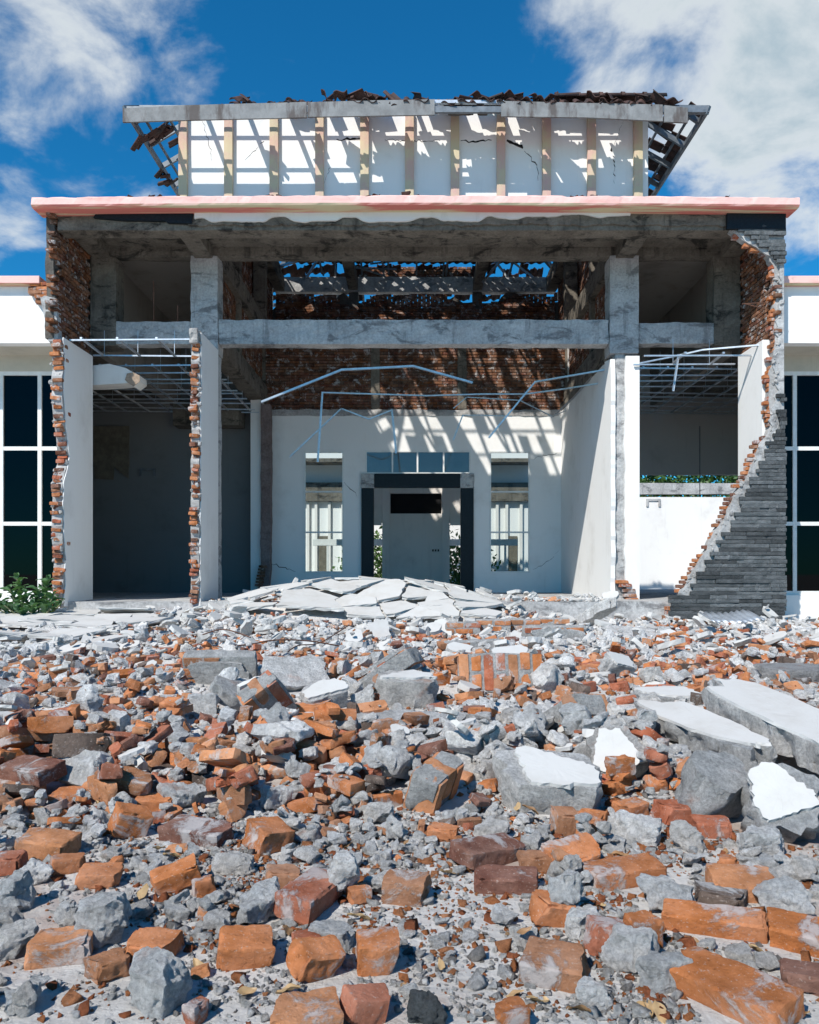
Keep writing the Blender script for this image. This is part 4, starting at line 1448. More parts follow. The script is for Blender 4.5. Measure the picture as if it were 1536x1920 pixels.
def build_ground():
    xs = np.concatenate([[-900, -300, -90, -40, -20, -14, -11], np.arange(-9.6, 9.61, 0.08), [11, 14, 20, 40, 90, 300, 900]])
    ys = np.concatenate([[-400, -120, -40, -12, -4, -1], np.arange(0.24, 15.6, 0.08), [17, 20, 26, 40, 80, 200, 600, 1800]])
    X, Y = np.meshgrid(xs, ys)
    Z = terrain(X, Y)
    V = np.stack([X.ravel(), Y.ravel(), Z.ravel()], 1)
    n = len(xs)
    i = np.arange(len(ys) - 1)[:, None] * n + np.arange(n - 1)[None, :]
    i = i.ravel()
    F = np.stack([i, i + 1, i + n + 1, i + n], 1)
    me = mkmesh('ground', V, F, M['ground'], smooth=True)
    o = ob('ground', me); o['kind'] = 'structure'
    return o


build_ground()

# ------------------------------------------------------------------ height map the debris is dropped on
RES, HX0, HX1, HY0, HY1 = 0.02, -8.2, 8.2, 1.0, 13.4
hxs = np.arange(HX0, HX1, RES); hys = np.arange(HY0, HY1, RES)
_gx, _gy = np.meshgrid(hxs, hys)
H = terrain(_gx, _gy)
H = np.where((_gy > 12.2) & (np.abs(_gx) < 5.4), np.maximum(H, 0.37), H)
EXC = np.zeros(H.shape, bool)


def hgt(x, y):
    i = int(min(max((y - HY0) / RES, 0), H.shape[0] - 1)); j = int(min(max((x - HX0) / RES, 0), H.shape[1] - 1))
    return H[i, j]


def drop(x, y, Vw, sink=0.15, mark=False, fill=0.8, pct=60):
    """rest a piece (its rotated vertices Vw) on the debris at x, y; returns z of its origin"""
    lo, hi = Vw.min(0), Vw.max(0)
    ex, ey = max(0.01, (hi[0] - lo[0]) / 2), max(0.01, (hi[1] - lo[1]) / 2)
    i0, i1 = int((y - ey - HY0) / RES), int((y + ey - HY0) / RES) + 1
    j0, j1 = int((x - ex - HX0) / RES), int((x + ex - HX0) / RES) + 1
    i0, j0 = max(i0, 0), max(j0, 0); i1, j1 = min(i1, H.shape[0]), min(j1, H.shape[1])
    if i1 <= i0 or j1 <= j0: return None
    sub = H[i0:i1, j0:j1]
    yy = (HY0 + np.arange(i0, i1) * RES - y)[:, None] / ex if False else (HY0 + np.arange(i0, i1) * RES - y)[:, None] / ey
    xx = (HX0 + np.arange(j0, j1) * RES - x)[None, :] / ex
    m = (xx ** 2 + yy ** 2) < 1.0
    if not m.any(): m[:] = True
    sup = np.percentile(sub[m], pct)
    hh = hi[2] - lo[2]
    z = sup - lo[2] - sink * hh
    m2 = (xx ** 2 + yy ** 2) < fill
    top = z + hi[2] * 0.75
    sub[m2] = np.maximum(sub[m2], top)
    if mark: EXC[i0:i1, j0:j1][m2] = True
    return z


def excl(x, y):
    i = int((y - HY0) / RES); j = int((x - HX0) / RES)
    return 0 <= i < H.shape[0] and 0 <= j < H.shape[1] and EXC[i, j]


def spot(px, py, up=0.03):
    """ground position under a pixel of the photograph"""
    Y = 4.0
    for _ in range(12):
        z = float(terrain(np.array([PX(px, Y)]), np.array([Y]))[0]) + up
        Y = 0.5 * Y + 0.5 * min(12.0, max(1.2, (CH - z) * FP / (py - CYP)))
    return PX(px, Y), Y


def rot3(yaw, tx=0.0, ty=0.0):
    return Matrix.Rotation(math.radians(yaw), 3, 'Z') @ Matrix.Rotation(math.radians(tx), 3, 'X') @ Matrix.Rotation(math.radians(ty), 3, 'Y')


def place(name, me, V, x, y, R, label, cat, group=None, sink=0.12, mark=True, color=None, pct=60):
    Vw = V @ np.array(R).T
    z = drop(x, y, Vw, sink, mark, pct=pct)
    o = ob(name, me, None, (x, y, z if z is not None else 0))
    o.rotation_euler = R.to_euler()
    if color: o.color = (*color, 1)
    return tag(o, label, cat, group)


CO = {'O': (0.50, 0.170, 0.052), 'L': (0.52, 0.225, 0.10), 'R': (0.38, 0.11, 0.052), 'D': (0.17, 0.065, 0.045), 'W': (0.34, 0.15, 0.07), 'K': (0.07, 0.055, 0.048)}
GREYS = [(0.58, 0.58, 0.57), (0.65, 0.645, 0.63), (0.52, 0.525, 0.52), (0.70, 0.69, 0.67), (0.61, 0.59, 0.56)]

# ------------------------------------------------------------------ slabs
def jag(L_, W_, seed, n=26, amp=0.10, sq=4.0):
    """jagged outline of a broken slab"""
    r = np.random.default_rng(seed)
    corner = [r.uniform(0.72, 1.1) for _ in range(7)]
    out = []
    for i in range(n):
        a = 2 * math.pi * i / n
        c, s = math.cos(a), math.sin(a)
        k = (abs(c) ** sq + abs(s) ** sq) ** (-1 / sq)
        m = corner[int(7 * i / n)] * (1 - (7 * i / n) % 1) + corner[(int(7 * i / n) + 1) % 7] * ((7 * i / n) % 1)
        q = k * m * (1 + r.uniform(-amp, amp))
        out.append((c * q * L_ / 2, s * q * W_ / 2))
    return out


def slab_geo(poly, t, seed, rough=0.010, taper=0.0, rings=4, fine=False):
    """slab with crumbled sides; local z from -t/2 to t/2"""
    r = np.random.default_rng(seed)
    P = np.array(poly)
    if fine:
        rings = 9
        seg = np.linalg.norm(np.roll(P, -1, 0) - P, axis=1)
        Q = []
        for i in range(len(P)):
            k = max(1, int(seg[i] / 0.016))
            for q in range(k): Q.append(P[i] + (P[(i + 1) % len(P)] - P[i]) * q / k)
        P = np.array(Q)
    n = len(P)
    V, F = [], []
    ctr = P.mean(0)
    out = (P - ctr) / np.maximum(np.linalg.norm(P - ctr, axis=1, keepdims=True), 1e-6)
    for k in range(rings):
        f = k / (rings - 1)
        if fine:
            pos3 = np.column_stack([P, np.full(n, f * t)])
            d = rough * 1.3 * fbm(pos3, 16, seed % 97, 4) - taper * (1 - f) * 0.10 - (0.0 if f < 0.999 else 0.3 * rough)
            q = P + out * d[:, None]
            z = -t / 2 + t * f + (0 if k in (0, rings - 1) else 1) * rough * 0.35 * fbm(pos3, 30, seed % 89, 2)
            V += [(a[0], a[1], zz_) for a, zz_ in zip(q, z)]
        else:
            sc = 1 - taper * (1 - f) + (0 if k == rings - 1 else r.uniform(-.02, .02))
            for i in range(n):
                j = r.normal(size=2) * rough * (0.25 if k == rings - 1 else 1)
                q = ctr + (P[i] - ctr) * sc + j
                V.append((q[0], q[1], -t / 2 + t * f + (0 if k in (rings - 1,) else r.normal() * rough * 0.7)))
    for k in range(rings - 1):
        for i in range(n):
            a, b_ = k * n + i, k * n + (i + 1) % n
            F.append((a, b_, b_ + n, a + n))
    # top and bottom: inner ring and centre so the skin can undulate
    for k, z, flip in ((rings - 1, t / 2, False), (0, -t / 2, True)):
        base = len(V)
        for i in range(n):
            q = ctr + (P[i] - ctr) * 0.55
            V.append((q[0], q[1], z + (r.normal() * rough * (0.08 if not flip else 1.0) if not fine else 0.0)))
        V.append((ctr[0], ctr[1], z))
        for i in range(n):
            a, b_ = k * n + i, k * n + (i + 1) % n
            c, d = base + i, base + (i + 1) % n
            F.append((a, b_, d, c) if not flip else (b_, a, c, d))
            F.append((c, d, base + n) if not flip else (d, c, base + n))
    return np.array(V), F


def slab_thing(name, px, py, L_, W_, t, yaw, tx, ty, label, cat, plaster=True, seed=0, up=0.06, cover=0.86, col=None, shift=(0.0, 0.0), sink=0.15, taper=0.12, pos=None):
    x, y = pos or spot(px, py, up)
    poly = jag(L_, W_, seed)
    V, F = slab_geo(poly, t, seed, 0.013 if L_ < 0.6 else 0.02, taper, fine=True)
    R = rot3(yaw, tx, ty)
    z = drop(x, y, V @ np.array(R).T, sink, True)
    e = empty(name, (x, y, z), label, cat)
    e.rotation_euler = R.to_euler()
    core = bpy.data.objects.new('concrete_core', mkmesh('concrete_core', V, F, M['rub_obj'], smooth=True, sharp=40))
    COL.objects.link(core); core.parent = e
    core.color = (*(col or tuple(0.80 * g_ for g_ in GREYS[seed % 5])), 1)
    if plaster:
        rr_ = np.random.default_rng(seed + 50)
        P0 = np.array(poly); P2 = []
        for q in range(len(P0)):
            for f_ in (0.0, 0.5):
                a_, b_ = P0[q], P0[(q + 1) % len(P0)]
                P2.append((a_ + (b_ - a_) * f_) * (0.97 - abs(rr_.normal()) * 0.04))
        P2 = np.array(P2)
        # one ragged corner of the skin has come off
        for _ in range(2 if cover < .9 else 1):
            n_ = np.array([math.cos(rr_.uniform(0, 6.28)), math.sin(rr_.uniform(0, 6.28))]); n_ /= np.linalg.norm(n_)
            s_ = P2 @ n_ - 0.5 * (cover - .16) * abs(P2 @ n_).max() * 1.75
            P2 = P2 - np.maximum(s_, 0)[:, None] * n_ * rr_.uniform(.8, 1.1, (len(P2), 1))
        # keep the skin inside the slab outline
        V2, F2 = slab_geo([tuple(p) for p in P2], 0.014, seed + 3, 0.0025, 0.0, 2)
        V2[:, 2] += t / 2 + 0.004
        pl = bpy.data.objects.new('plaster_skin', mkmesh('plaster_skin', V2, F2, M['paint_obj']))
        COL.objects.link(pl); pl.parent = e
    return e


def wall_chunk(px, py, nx, nz, yaw, tx, ty, label, seed, plaster=None, up=0.08, drop_prob=0.15, col=None, brick_y=0.105, roll=None, pos=None, sink=0.14):
    """piece of brick wall still held together by its mortar"""
    rr = random.Random(seed)
    x, y = pos or spot(px, py, up)
    w, h = nx * 0.222, nz * 0.07
    r = np.random.default_rng(seed)
    cuts = [((r.uniform(-1, 1), 0, r.uniform(-1, 1)), 0.42 * math.hypot(w, h), 0.02) for _ in range(3)]
    V, F = shape((w, brick_y * 0.93, h), (10, 4, 8), 0.012, 0.008, 14, cuts, seed)
    R = rot3(yaw, tx, ty)
    z = drop(x, y, V @ np.array(R).T, sink, True)
    e = empty('brick_wall_chunk', (x, y, z), label, 'wall chunk')
    e.rotation_euler = R.to_euler()
    core = bpy.data.objects.new('mortar', mkmesh('mortar', V, F, M['rub_obj'], smooth=True, sharp=35)); COL.objects.link(core); core.parent = e
    core.color = (*(col or (0.40, 0.40, 0.39)), 1)
    for j in range(nz):
        for i in range(int(nx) + 1):
            u = -w / 2 + 0.111 + i * 0.222 - (0.111 if j % 2 else 0)
            a, b_ = max(u - 0.104, -w / 2), min(u + 0.104, w / 2)
            if b_ - a < 0.05 or rr.random() < drop_prob: continue
            c = ((a + b_) / 2, 0, -h / 2 + 0.035 + j * 0.07)
            if abs(c[0]) > 0.3 * w and abs(c[2]) > 0.34 * h and rr.random() < 0.5: continue
            Vb, Fb = shape((b_ - a, brick_y * rr.uniform(0.98, 1.10), 0.056), (6, 4, 3), 0.006, 0.004, 25, [((rr.choice((-1, 1)), rr.uniform(-.4, .4), rr.uniform(-.4, .4)), (b_ - a) * rr.uniform(.40, .5), 0.012)], seed * 31 + i * 7 + j)
            o = bpy.data.objects.new('brick', mkmesh('brick', Vb, Fb, M['brick_obj'], smooth=True, sharp=40)); COL.objects.link(o); o.parent = e
            o.location = c
            k = rr.choice('OOLRW'); o.color = (*CO[k], 1)
    if plaster:
        for sgn in ((-1,) if plaster == 'front' else (1,) if plaster == 'back' else (-1, 1)):
            P2 = jag(w * 0.98, h * 0.98, seed + 9, 24, 0.08)
            V2, F2 = slab_geo(P2, 0.022, seed + 4, 0.004, 0, 2)
            V2 = V2[:, [0, 2, 1]] * np.array([1, 1, 1]); V2[:, 1] = sgn * (brick_y * 0.5 + 0.012 + V2[:, 1])
            o = bpy.data.objects.new('plaster_skin', mkmesh('plaster_skin', V2, F2, M['paint_obj'] if plaster != 'grey' else M['rub_obj'])); COL.objects.link(o); o.parent = e
            o.color = (0.45, 0.45, 0.44, 1)
    return e


slab_thing('plastered_concrete_slab', 0, 0, 1.5, 0.33, 0.095, -84, 3, 5, 'long white plastered beam fragment at the right edge, pointing toward the viewer', 'concrete slab', seed=1, taper=.05, cover=.95, pos=(1.50, 3.05), sink=0.05)
slab_thing('plastered_concrete_slab', 0, 0, 0.95, 0.20, 0.085, -79, 8, 3, 'narrow slab with long white top left of the plastered beam', 'concrete slab', seed=2, cover=.93, pos=(1.17, 3.25), sink=0.05)
slab_thing('plastered_concrete_slab', 1035, 1470, 0.40, 0.27, 0.125, -4, 16, 2, 'big grey slab with flat white top, resting on bricks right of centre', 'concrete slab', seed=3, up=.07, cover=.80, shift=(-.03, .02))
slab_thing('plastered_concrete_slab', 1150, 1430, 0.21, 0.19, 0.11, 25, 42, -24, 'white faced chunk tilted toward the left between two slabs', 'concrete slab', seed=4, up=.06)
slab_thing('plastered_concrete_slab', 1455, 1530, 0.23, 0.24, 0.13, -18, 42, 8, 'large chunk with bright white broken face at the right edge', 'concrete slab', seed=5, up=.06, cover=.78, shift=(.01, .02))
slab_thing('concrete_slab', 1332, 1495, 0.25, 0.19, 0.17, 20, 30, 8, 'rough grey mortar chunk left of the bright white face', 'concrete slab', False, 32, up=.06)
wall_chunk(1075, 1338, 1.0, 4, 20, 58, 10, 'upright plastered wall chunk with white face and brick side', 13, 'front', up=.1)
wall_chunk(935, 1288, 1.0, 7, 3, -18, 90, 'broad standing wall chunk of seven brick courses turned on end', 19, None, up=.10, drop_prob=0.0, pos=(0.48, 4.55))
wall_chunk(735, 1240, 1.5, 5, 74, 56, 6, 'tilted wall chunk showing a diagonal row of brick ends', 15, 'grey', up=.16, drop_prob=0.0)
wall_chunk(415, 1250, 1.9, 3, 4, 20, 0, 'grey slab of wall with two bricks showing, left of centre', 16, 'grey', up=.1, drop_prob=0.2)
wall_chunk(815, 1480, 0.7, 3, 65, 20, 80, 'small mortar bound stack of orange bricks beside the big white slab', 17, None, up=.05, drop_prob=0.0)
wall_chunk(500, 1335, 1.1, 3, 35, 25, 50, 'leaning wall chunk of brick and grey mortar in the left middle', 18, 'back', up=.07)
slab_thing('plastered_concrete_slab', 610, 1300, 0.27, 0.16, 0.10, 28, 26, -8, 'small white topped concrete slab left of the grey boulder', 'concrete slab', seed=6, up=.08)
slab_thing('concrete_slab', 455, 1305, 0.42, 0.20, 0.07, 38, 30, 20, 'bare grey slab leaning up to the right in the left middle', 'concrete slab', False, 7, .08)
slab_thing('concrete_slab', 560, 1262, 0.40, 0.3, 0.06, 30, 35, 5, 'flat pale grey slab behind the small white topped slab', 'concrete slab', False, 8, .08)
slab_thing('concrete_slab', 765, 1298, 0.29, 0.22, 0.16, -10, 8, 4, 'thick grey concrete boulder with shaded side below the tilted wall chunk', 'concrete slab', True, 9, .06, cover=.6)
slab_thing('concrete_slab', 770, 1352, 0.62, 0.16, 0.07, 4, 18, 0, 'long low grey slab across the centre of the rubble', 'concrete slab', False, 10, .06)
slab_thing('plastered_concrete_slab', 35, 1352, 0.30, 0.14, 0.06, 36, 16, 10, 'white plank like slab at the left edge of the rubble', 'concrete slab', seed=11, up=.06)
slab_thing('plastered_concrete_slab', 955, 1222, 0.36, 0.22, 0.05, 15, 40, 0, 'bright white plaster slab behind the standing bricks', 'concrete slab', seed=12, up=.10)
slab_thing('concrete_slab', 1178, 1185, 0.66, 0.40, 0.07, 8, 12, 4, 'flat grey slab below the right column', 'concrete slab', False, 13, .08)
slab_thing('concrete_slab', 1500, 1242, 0.50, 0.28, 0.10, -5, 4, 0, 'dark edged concrete slab at the far right of the rubble', 'concrete slab', False, 14, .12, col=(0.30, 0.30, 0.30))
slab_thing('plastered_concrete_slab', 1115, 1160, 0.95, 0.22, 0.13, 110, 8, 26, 'white plank of plastered wall leaning below the right hall wall', 'concrete slab', seed=15, up=.1, pos=(2.45, 10.9))
slab_thing('plastered_concrete_slab', 1155, 1250, 0.24, 0.18, 0.12, 30, 35, 10, 'small upright white chunk below the flat grey slab', 'concrete slab', seed=16, up=.08)
slab_thing('plastered_concrete_slab', 520, 1150, 0.66, 0.34, 0.08, -6, 10, 0, 'white broken slab at the foot of the cracked canopy', 'concrete slab', seed=17, pos=(-1.75, 9.9))
slab_thing('plastered_concrete_slab', 710, 1168, 0.34, 0.30, 0.05, 10, 60, 5, 'upright white shard before the cracked canopy', 'concrete slab', seed=18, pos=(-0.45, 9.4))
slab_thing('plastered_concrete_slab', 830, 1170, 0.30, 0.30, 0.05, -12, 55, 8, 'white pointed shard right of the upright shard', 'concrete slab', seed=19, pos=(0.32, 9.6))
slab_thing('plastered_concrete_slab', 535, 1235, 0.26, 0.16, 0.04, 60, 55, 5, 'thin white shard standing in the grey rubble', 'concrete slab', seed=20, up=.1)
slab_thing('plastered_concrete_slab', 1250, 1300, 0.34, 0.2, 0.05, 5, 8, 0, 'flat pale slab behind the plastered beam', 'concrete slab', seed=22, up=.05)

# kerb of brick blocks with white tops before the doorway
for i, px in enumerate((868, 925, 980, 1035)):
    wall_chunk(px, 1170, 1.9, 3, R2.uniform(-6, 6), 8, 0, ['first', 'second', 'third', 'fourth'][i] + ' brick kerb block from the left below the cracked canopy', 60 + i, None, pos=(PX(px, 9.6 + .1 * i), 9.6 + .1 * i), drop_prob=0.05)
wall_chunk(1060, 1190, 3.2, 3, 6, 12, 0, 'long low brick wall remnant behind the white plaster slab', 70, 'grey', pos=(PX(1040, 8.6), 8.6), drop_prob=0.1)
wall_chunk(880, 1215, 3.4, 2, 22, 10, 0, 'long slanting brick wall remnant in the centre', 71, 'back', pos=(PX(890, 7.6), 7.6), drop_prob=0.1)

# ------------------------------------------------------------------ foreground bricks, one by one
HB = [  # px, py, length, width, height, yaw, tx, ty, colour, label
    (372, 1562, .205, .105, .060, -24, 8, 0, 'D', 'whole dark red brick lying aslant left of centre'),
    (247, 1555, .10, .075, .10, 30, 15, 25, 'O', 'stout orange brick stub leaning beside the dark red brick'),
    (500, 1580, .115, .10, .085, 40, 20, 10, 'O', 'pointed orange half brick right of the dark red brick'),
    (85, 1592, .16, .10, .075, -10, 6, 4, 'L', 'dusty pale orange brick at the left edge'),
    (130, 1618, .085, .06, .05, 30, 0, 8, 'O', 'small orange fragment below the dusty left brick'),
    (190, 1643, .10, .075, .05, 5, 10, 0, 'O', 'half brick with broken right end in the left gravel'),
    (335, 1650, .12, .07, .06, 28, 12, -20, 'O', 'wedge shaped orange brick piece'),
    (384, 1662, .055, .04, .055, 35, 0, 0, 'O', 'narrow orange sliver beside the wedge piece'),
    (582, 1685, .19, .095, .070, 72, 12, 4, 'R', 'dusty reddish brick pointing toward the viewer'),
    (532, 1648, .085, .07, .06, 10, 0, 8, 'W', 'brown half brick behind the dusty reddish brick'),
    (670, 1675, .055, .05, .05, 20, 0, 0, 'O', 'small orange cube right of the dusty reddish brick'),
    (765, 1672, .11, .08, .075, -12, 6, 0, 'W', 'rounded brown half brick in the centre foreground'),
    (113, 1778, .115, .085, .06, 14, 6, 0, 'L', 'dusty brick with mortar side at the lower left'),
    (290, 1778, .105, .07, .055, -8, 14, 0, 'O', 'orange half brick right of the grey boulder'),
    (462, 1782, .105, .09, .065, 12, 12, 6, 'O', 'square dusty orange half brick at the lower left of centre'),
    (592, 1812, .09, .06, .075, 30, 30, 15, 'O', 'triangular orange brick flake standing on edge'),
    (575, 1765, .06, .05, .05, 10, 0, 0, 'R', 'small red lump behind the triangular flake'),
    (712, 1795, .085, .075, .08, 8, 10, 0, 'O', 'rounded orange half brick on bare dust'),
    (570, 1912, .115, .09, .06, 16, 8, 4, 'L', 'white dusted brick cut by the lower edge of the picture'),
    (690, 1890, .085, .06, .06, 30, 10, 20, 'R', 'red brick fragment at the lower edge'),
    (368, 1895, .04, .03, .05, 60, 0, 0, 'R', 'tiny red brick crumb on the pale dust'),
    (200, 1812, .075, .06, .05, 40, 0, 0, 'W', 'dark brown rounded lump below the grey boulder'),
    (915, 1602, .185, .10, .062, 36, 12, 6, 'D', 'dark purple brick with grey mortar on its right side'),
    (948, 1652, .15, .08, .055, -6, 10, 0, 'D', 'thin dark red brick broken along its face'),
    (998, 1616, .085, .07, .055, 4, 0, 0, 'W', 'brown half brick beside the dark purple brick'),
    (1078, 1612, .14, .11, .062, 24, 20, -8, 'O', 'square orange brick with a ring of mortar on top'),
    (1168, 1638, .20, .09, .060, 20, 8, 0, 'O', 'whole orange brick lying across the right foreground'),
    (1395, 1662, .15, .11, .06, -6, 14, 0, 'L', 'broad tan brick with crumbled edge at the right'),
    (1345, 1680, .12, .075, .05, -30, 0, 0, 'K', 'burnt black brick piece'),
    (1338, 1728, .20, .075, .055, -18, 12, 0, 'O', 'long whole orange brick below the burnt piece'),
    (1035, 1712, .085, .07, .07, 0, 10, 10, 'O', 'orange stub crusted with mortar'),
    (1205, 1755, .065, .055, .085, 12, 10, 0, 'O', 'orange brick stub standing upright'),
    (1135, 1768, .07, .06, .085, 10, 0, 14, 'R', 'red stub wrapped in grey mortar'),
    (1048, 1815, .13, .105, .062, -20, 8, 0, 'W', 'big brown orange half brick in the right foreground'),
    (1372, 1860, .21, .105, .062, -52, 10, 0, 'O', 'big dusty orange brick running to the lower right edge'),
    (1508, 1755, .16, .10, .06, -34, 8, 0, 'O', 'orange brick cut by the right edge'),
    (1516, 1832, .09, .07, .05, -20, 0, 0, 'D', 'dark brown piece at the lower right corner'),
    (955, 1902, .06, .05, .05, 20, 0, 0, 'O', 'orange lump at the bottom edge right of centre'),
    (1362, 1618, .055, .05, .05, 0, 0, 0, 'O', 'small orange stub beneath the bright white chunk'),
    (1258, 1530, .10, .085, .075, 16, 8, 8, 'R', 'rounded red brick lump below the mortar covered chunk'),
    (1182, 1518, .10, .065, .06, 30, 10, 0, 'O', 'sharp orange half brick left of the red lump'),
    (1330, 1552, .11, .075, .06, -8, 8, 0, 'R', 'reddish brick under the bright white chunk'),
    (835, 1560, .09, .055, .05, -26, 8, 0, 'O', 'small orange brick piece behind the dark purple brick'),
    (1060, 1548, .09, .075, .085, 15, 10, 10, 'W', 'brown rounded brick standing below the big white slab'),
    (1108, 1552, .085, .06, .085, -25, 10, 0, 'O', 'narrow orange half brick beside the brown rounded one'),
    (127, 1500, .10, .08, .07, 12, 8, 0, 'O', 'neat orange half brick in the left rubble'),
    (20, 1485, .19, .12, .07, -16, 10, 0, 'W', 'large brown brick slab at the left border'),
    (285, 1508, .13, .07, .06, 4, 10, 0, 'O', 'flat orange brick behind the stout stub'),
    (8, 1620, .09, .08, .06, 10, 0, 0, 'R', 'dark red brick end cut by the left border'),
    (520, 1335, .13, .10, .09, 25, 10, 20, 'R', 'reddish brick block leaning on the grey slab'),
    (575, 1340, .24, .10, .09, 4, 8, 0, 'O', 'pair sized orange brick block left of the boulder'),
    (60, 1478, .20, .12, .07, -26, 14, 0, 'D', 'dark scorched brick slab in the left rubble'),
]
for i, (px, py, L_, W_, h, yaw, tx, ty, c, label) in enumerate(HB):
    r = np.random.default_rng(500 + i)
    x, y = spot(px, py, 0.02)
    whole = L_ > 0.18
    cuts = []
    if not whole:
        sx = r.choice([-1, 1])
        cuts.append(((sx, r.uniform(-.5, .5), r.uniform(-.35, .35)), L_ * r.uniform(.36, .45), 0.010))
    for _ in range(1 if whole else 2):
        n = np.array([r.choice([-1, 1]) * r.uniform(.4, 1), r.choice([-1, 1]) * r.uniform(.4, 1), r.uniform(-1, 1)])
        n /= np.linalg.norm(n)
        cuts.append((n, float(np.abs(n * np.array([L_, W_, h]) / 2).sum()) * r.uniform(.76, .95), 0.011))
    L_ *= 1.08
    V, F = shape((L_, W_, h * 0.80), (26, 14, 9), 0.004, 0.003, 26, cuts, 40 + i, chip=0.009, fine=0.0012)
    me = mkmesh('brick', V, F, M['brick_obj'], smooth=True, sharp=27)
    f = r.uniform(.9, 1.1)
    place('brick', me, V, x, y, rot3(yaw, tx * 0.7, ty * 0.7), label, 'brick', 'bricks in the rubble', 0.10, True, tuple(k * f for k in CO[c]))

HR = [  # grey mortar and concrete lumps of the foreground
    (200, 1745, .105, .10, .10, 'rough grey concrete boulder at the lower left'), (295, 1865, .10, .085, .10, 'pale grey block with sharp edges on the bare dust'),
    (30, 1690, .07, .06, .10, 'tall grey mortar lump at the left edge'), (640, 1672, .07, .06, .085, 'grey mortar lump against the dusty reddish brick'),
    (25, 1770, .09, .07, .06, 'low grey lump at the lower left edge'), (490, 1705, .12, .08, .07, 'grey mortar lump with brick streak'),
    (720, 1655, .10, .08, .04, 'flat grey tile beside the brown half brick'), (340, 1500, .14, .09, .07, 'wide grey mortar lump in the left rubble'),
    (1190, 1560, .15, .10, .07, 'wide grey mortar lump under the rounded red brick'), (1290, 1580, .10, .07, .07, 'angular grey lump below the reddish brick'),
    (1060, 1710, .07, .07, .07, 'grey crust beside the orange stub'), (1180, 1790, .10, .08, .07, 'grey lump behind the upright orange stub'),
    (1240, 1825, .11, .07, .06, 'smooth grey stone left of the big dusty brick'), (1095, 1735, .08, .07, .06, 'grey lump between the stubs'),
    (800, 1895, .06, .05, .05, 'dark slate cube at the bottom edge'), (945, 1715, .055, .05, .035, 'white flat pebble on the bare dust'),
    (1110, 1860, .06, .045, .04, 'angular grey stone below the big brown half brick'), (620, 1755, .09, .07, .04, 'flat grey tile fragment'),
    (65, 1640, .08, .06, .05, 'grey lump below the dusty left brick'), (440, 1620, .11, .07, .045, 'long flat grey mortar piece below the dark red brick'),
    (1250, 1690, .12, .10, .07, 'pale grey lump behind the long orange brick'), (1430, 1590, .12, .09, .08, 'grey lump at the right below the white chunk'),
    (1470, 1690, .12, .08, .06, 'pale grey stone right of the broad tan brick'), (775, 1640, .08, .05, .03, 'small grey chip in the centre'),
    (710, 1530, .11, .08, .06, 'grey mortar lump in the centre rubble'), (520, 1500, .13, .09, .07, 'grey lump behind the pointed half brick'),
    (640, 1450, .16, .10, .07, 'broad grey concrete lump in the middle'), (230, 1420, .22, .12, .09, 'long grey concrete block in the left middle'),
    (80, 1420, .07, .05, .12, 'standing grey stone in the left middle'), (925, 1560, .09, .07, .05, 'grey lump behind the dark purple brick'),
]
for i, (px, py, L_, W_, h, label) in enumerate(HR):
    r = np.random.default_rng(800 + i)
    x, y = spot(px, py, 0.02)
    cuts = []
    for _ in range(9):
        n = rsphere(r)
        cuts.append((n, float(np.linalg.norm(n * np.array([L_, W_, h]) / 2)) * r.uniform(.80, 1.02), 0.010))
    V, F = shape((L_, W_, h), (22, 20, 17), 0.008, 0.008, 34, cuts, 90 + i, fine=0.0035)
    me = mkmesh('concrete_lump', V, F, M['rub_obj'], smooth=True, sharp=22)
    g = (0.10, 0.11, 0.115) if 'dark slate' in label else (0.6, 0.6, 0.59) if 'white' in label or 'pale' in label else GREYS[i % 5]
    place('concrete_lump', me, V, x, y, rot3(r.uniform(-40, 40), r.uniform(-12, 12), r.uniform(-12, 12)), label, 'concrete lump', 'grey lumps in the rubble', 0.12, True, g)

# ------------------------------------------------------------------ cracked canopy, fallen plaster
def cracked_sheet(name, label, dom, n, t, lift, seed, gap, tilt, cat, mat):
    r = np.random.default_rng(seed)
    P = np.array(dom); lo, hi = P.min(0), P.max(0)
    seeds = [(r.uniform(lo[0], hi[0]), r.uniform(lo[1], hi[1])) for _ in range(n)]
    e = empty(name, (P[:, 0].mean(), P[:, 1].mean(), float(terrain(P[:1, 0], P[:1, 1])[0])), label, cat)
    for c in voronoi([tuple(p) for p in dom], seeds):
        if len(c) < 3: continue
        c = np.array(c); ctr = c.mean(0)
        if r.random() < 0.06: continue
        c = ctr + (c - ctr) * (1 - gap * r.uniform(.4, 1.6))
        # jagged outline
        pts = []
        for i in range(len(c)):
            a, b_ = c[i], c[(i + 1) % len(c)]
            k = max(1, int(np.linalg.norm(b_ - a) / 0.09))
            for q in range(k):
                pts.append(a + (b_ - a) * q / k + r.normal(size=2) * 0.008)
        rel = np.array(pts) - ctr
        if len(rel) < 3: continue
        V, F = slab_geo([tuple(p) for p in rel], t, int(r.integers(1e6)), 0.006, 0.03, 3)
        d = 0.12
        X = np.array([ctr[0] - d, ctr[0] + d, ctr[0], ctr[0], ctr[0]]); Y = np.array([ctr[1], ctr[1], ctr[1] - d, ctr[1] + d, ctr[1]])
        Z = terrain(X, Y)
        gx, gy = (Z[1] - Z[0]) / (2 * d), (Z[3] - Z[2]) / (2 * d)
        tx, ty = math.degrees(math.atan(gy)) + r.normal() * tilt, -math.degrees(math.atan(gx)) + r.normal() * tilt
        R = rot3(0, tx, ty)
        z = max(Z.mean() + lift, 0)
        Vw = V @ np.array(R).T
        drop(ctr[0], ctr[1], Vw, 0.2, True)
        o = ob('slab_fragment', mkmesh('slab_fragment', V, F, mat), e, (ctr[0], ctr[1], z + r.uniform(-.01, .03)))
        o.rotation_euler = R.to_euler()
    return e


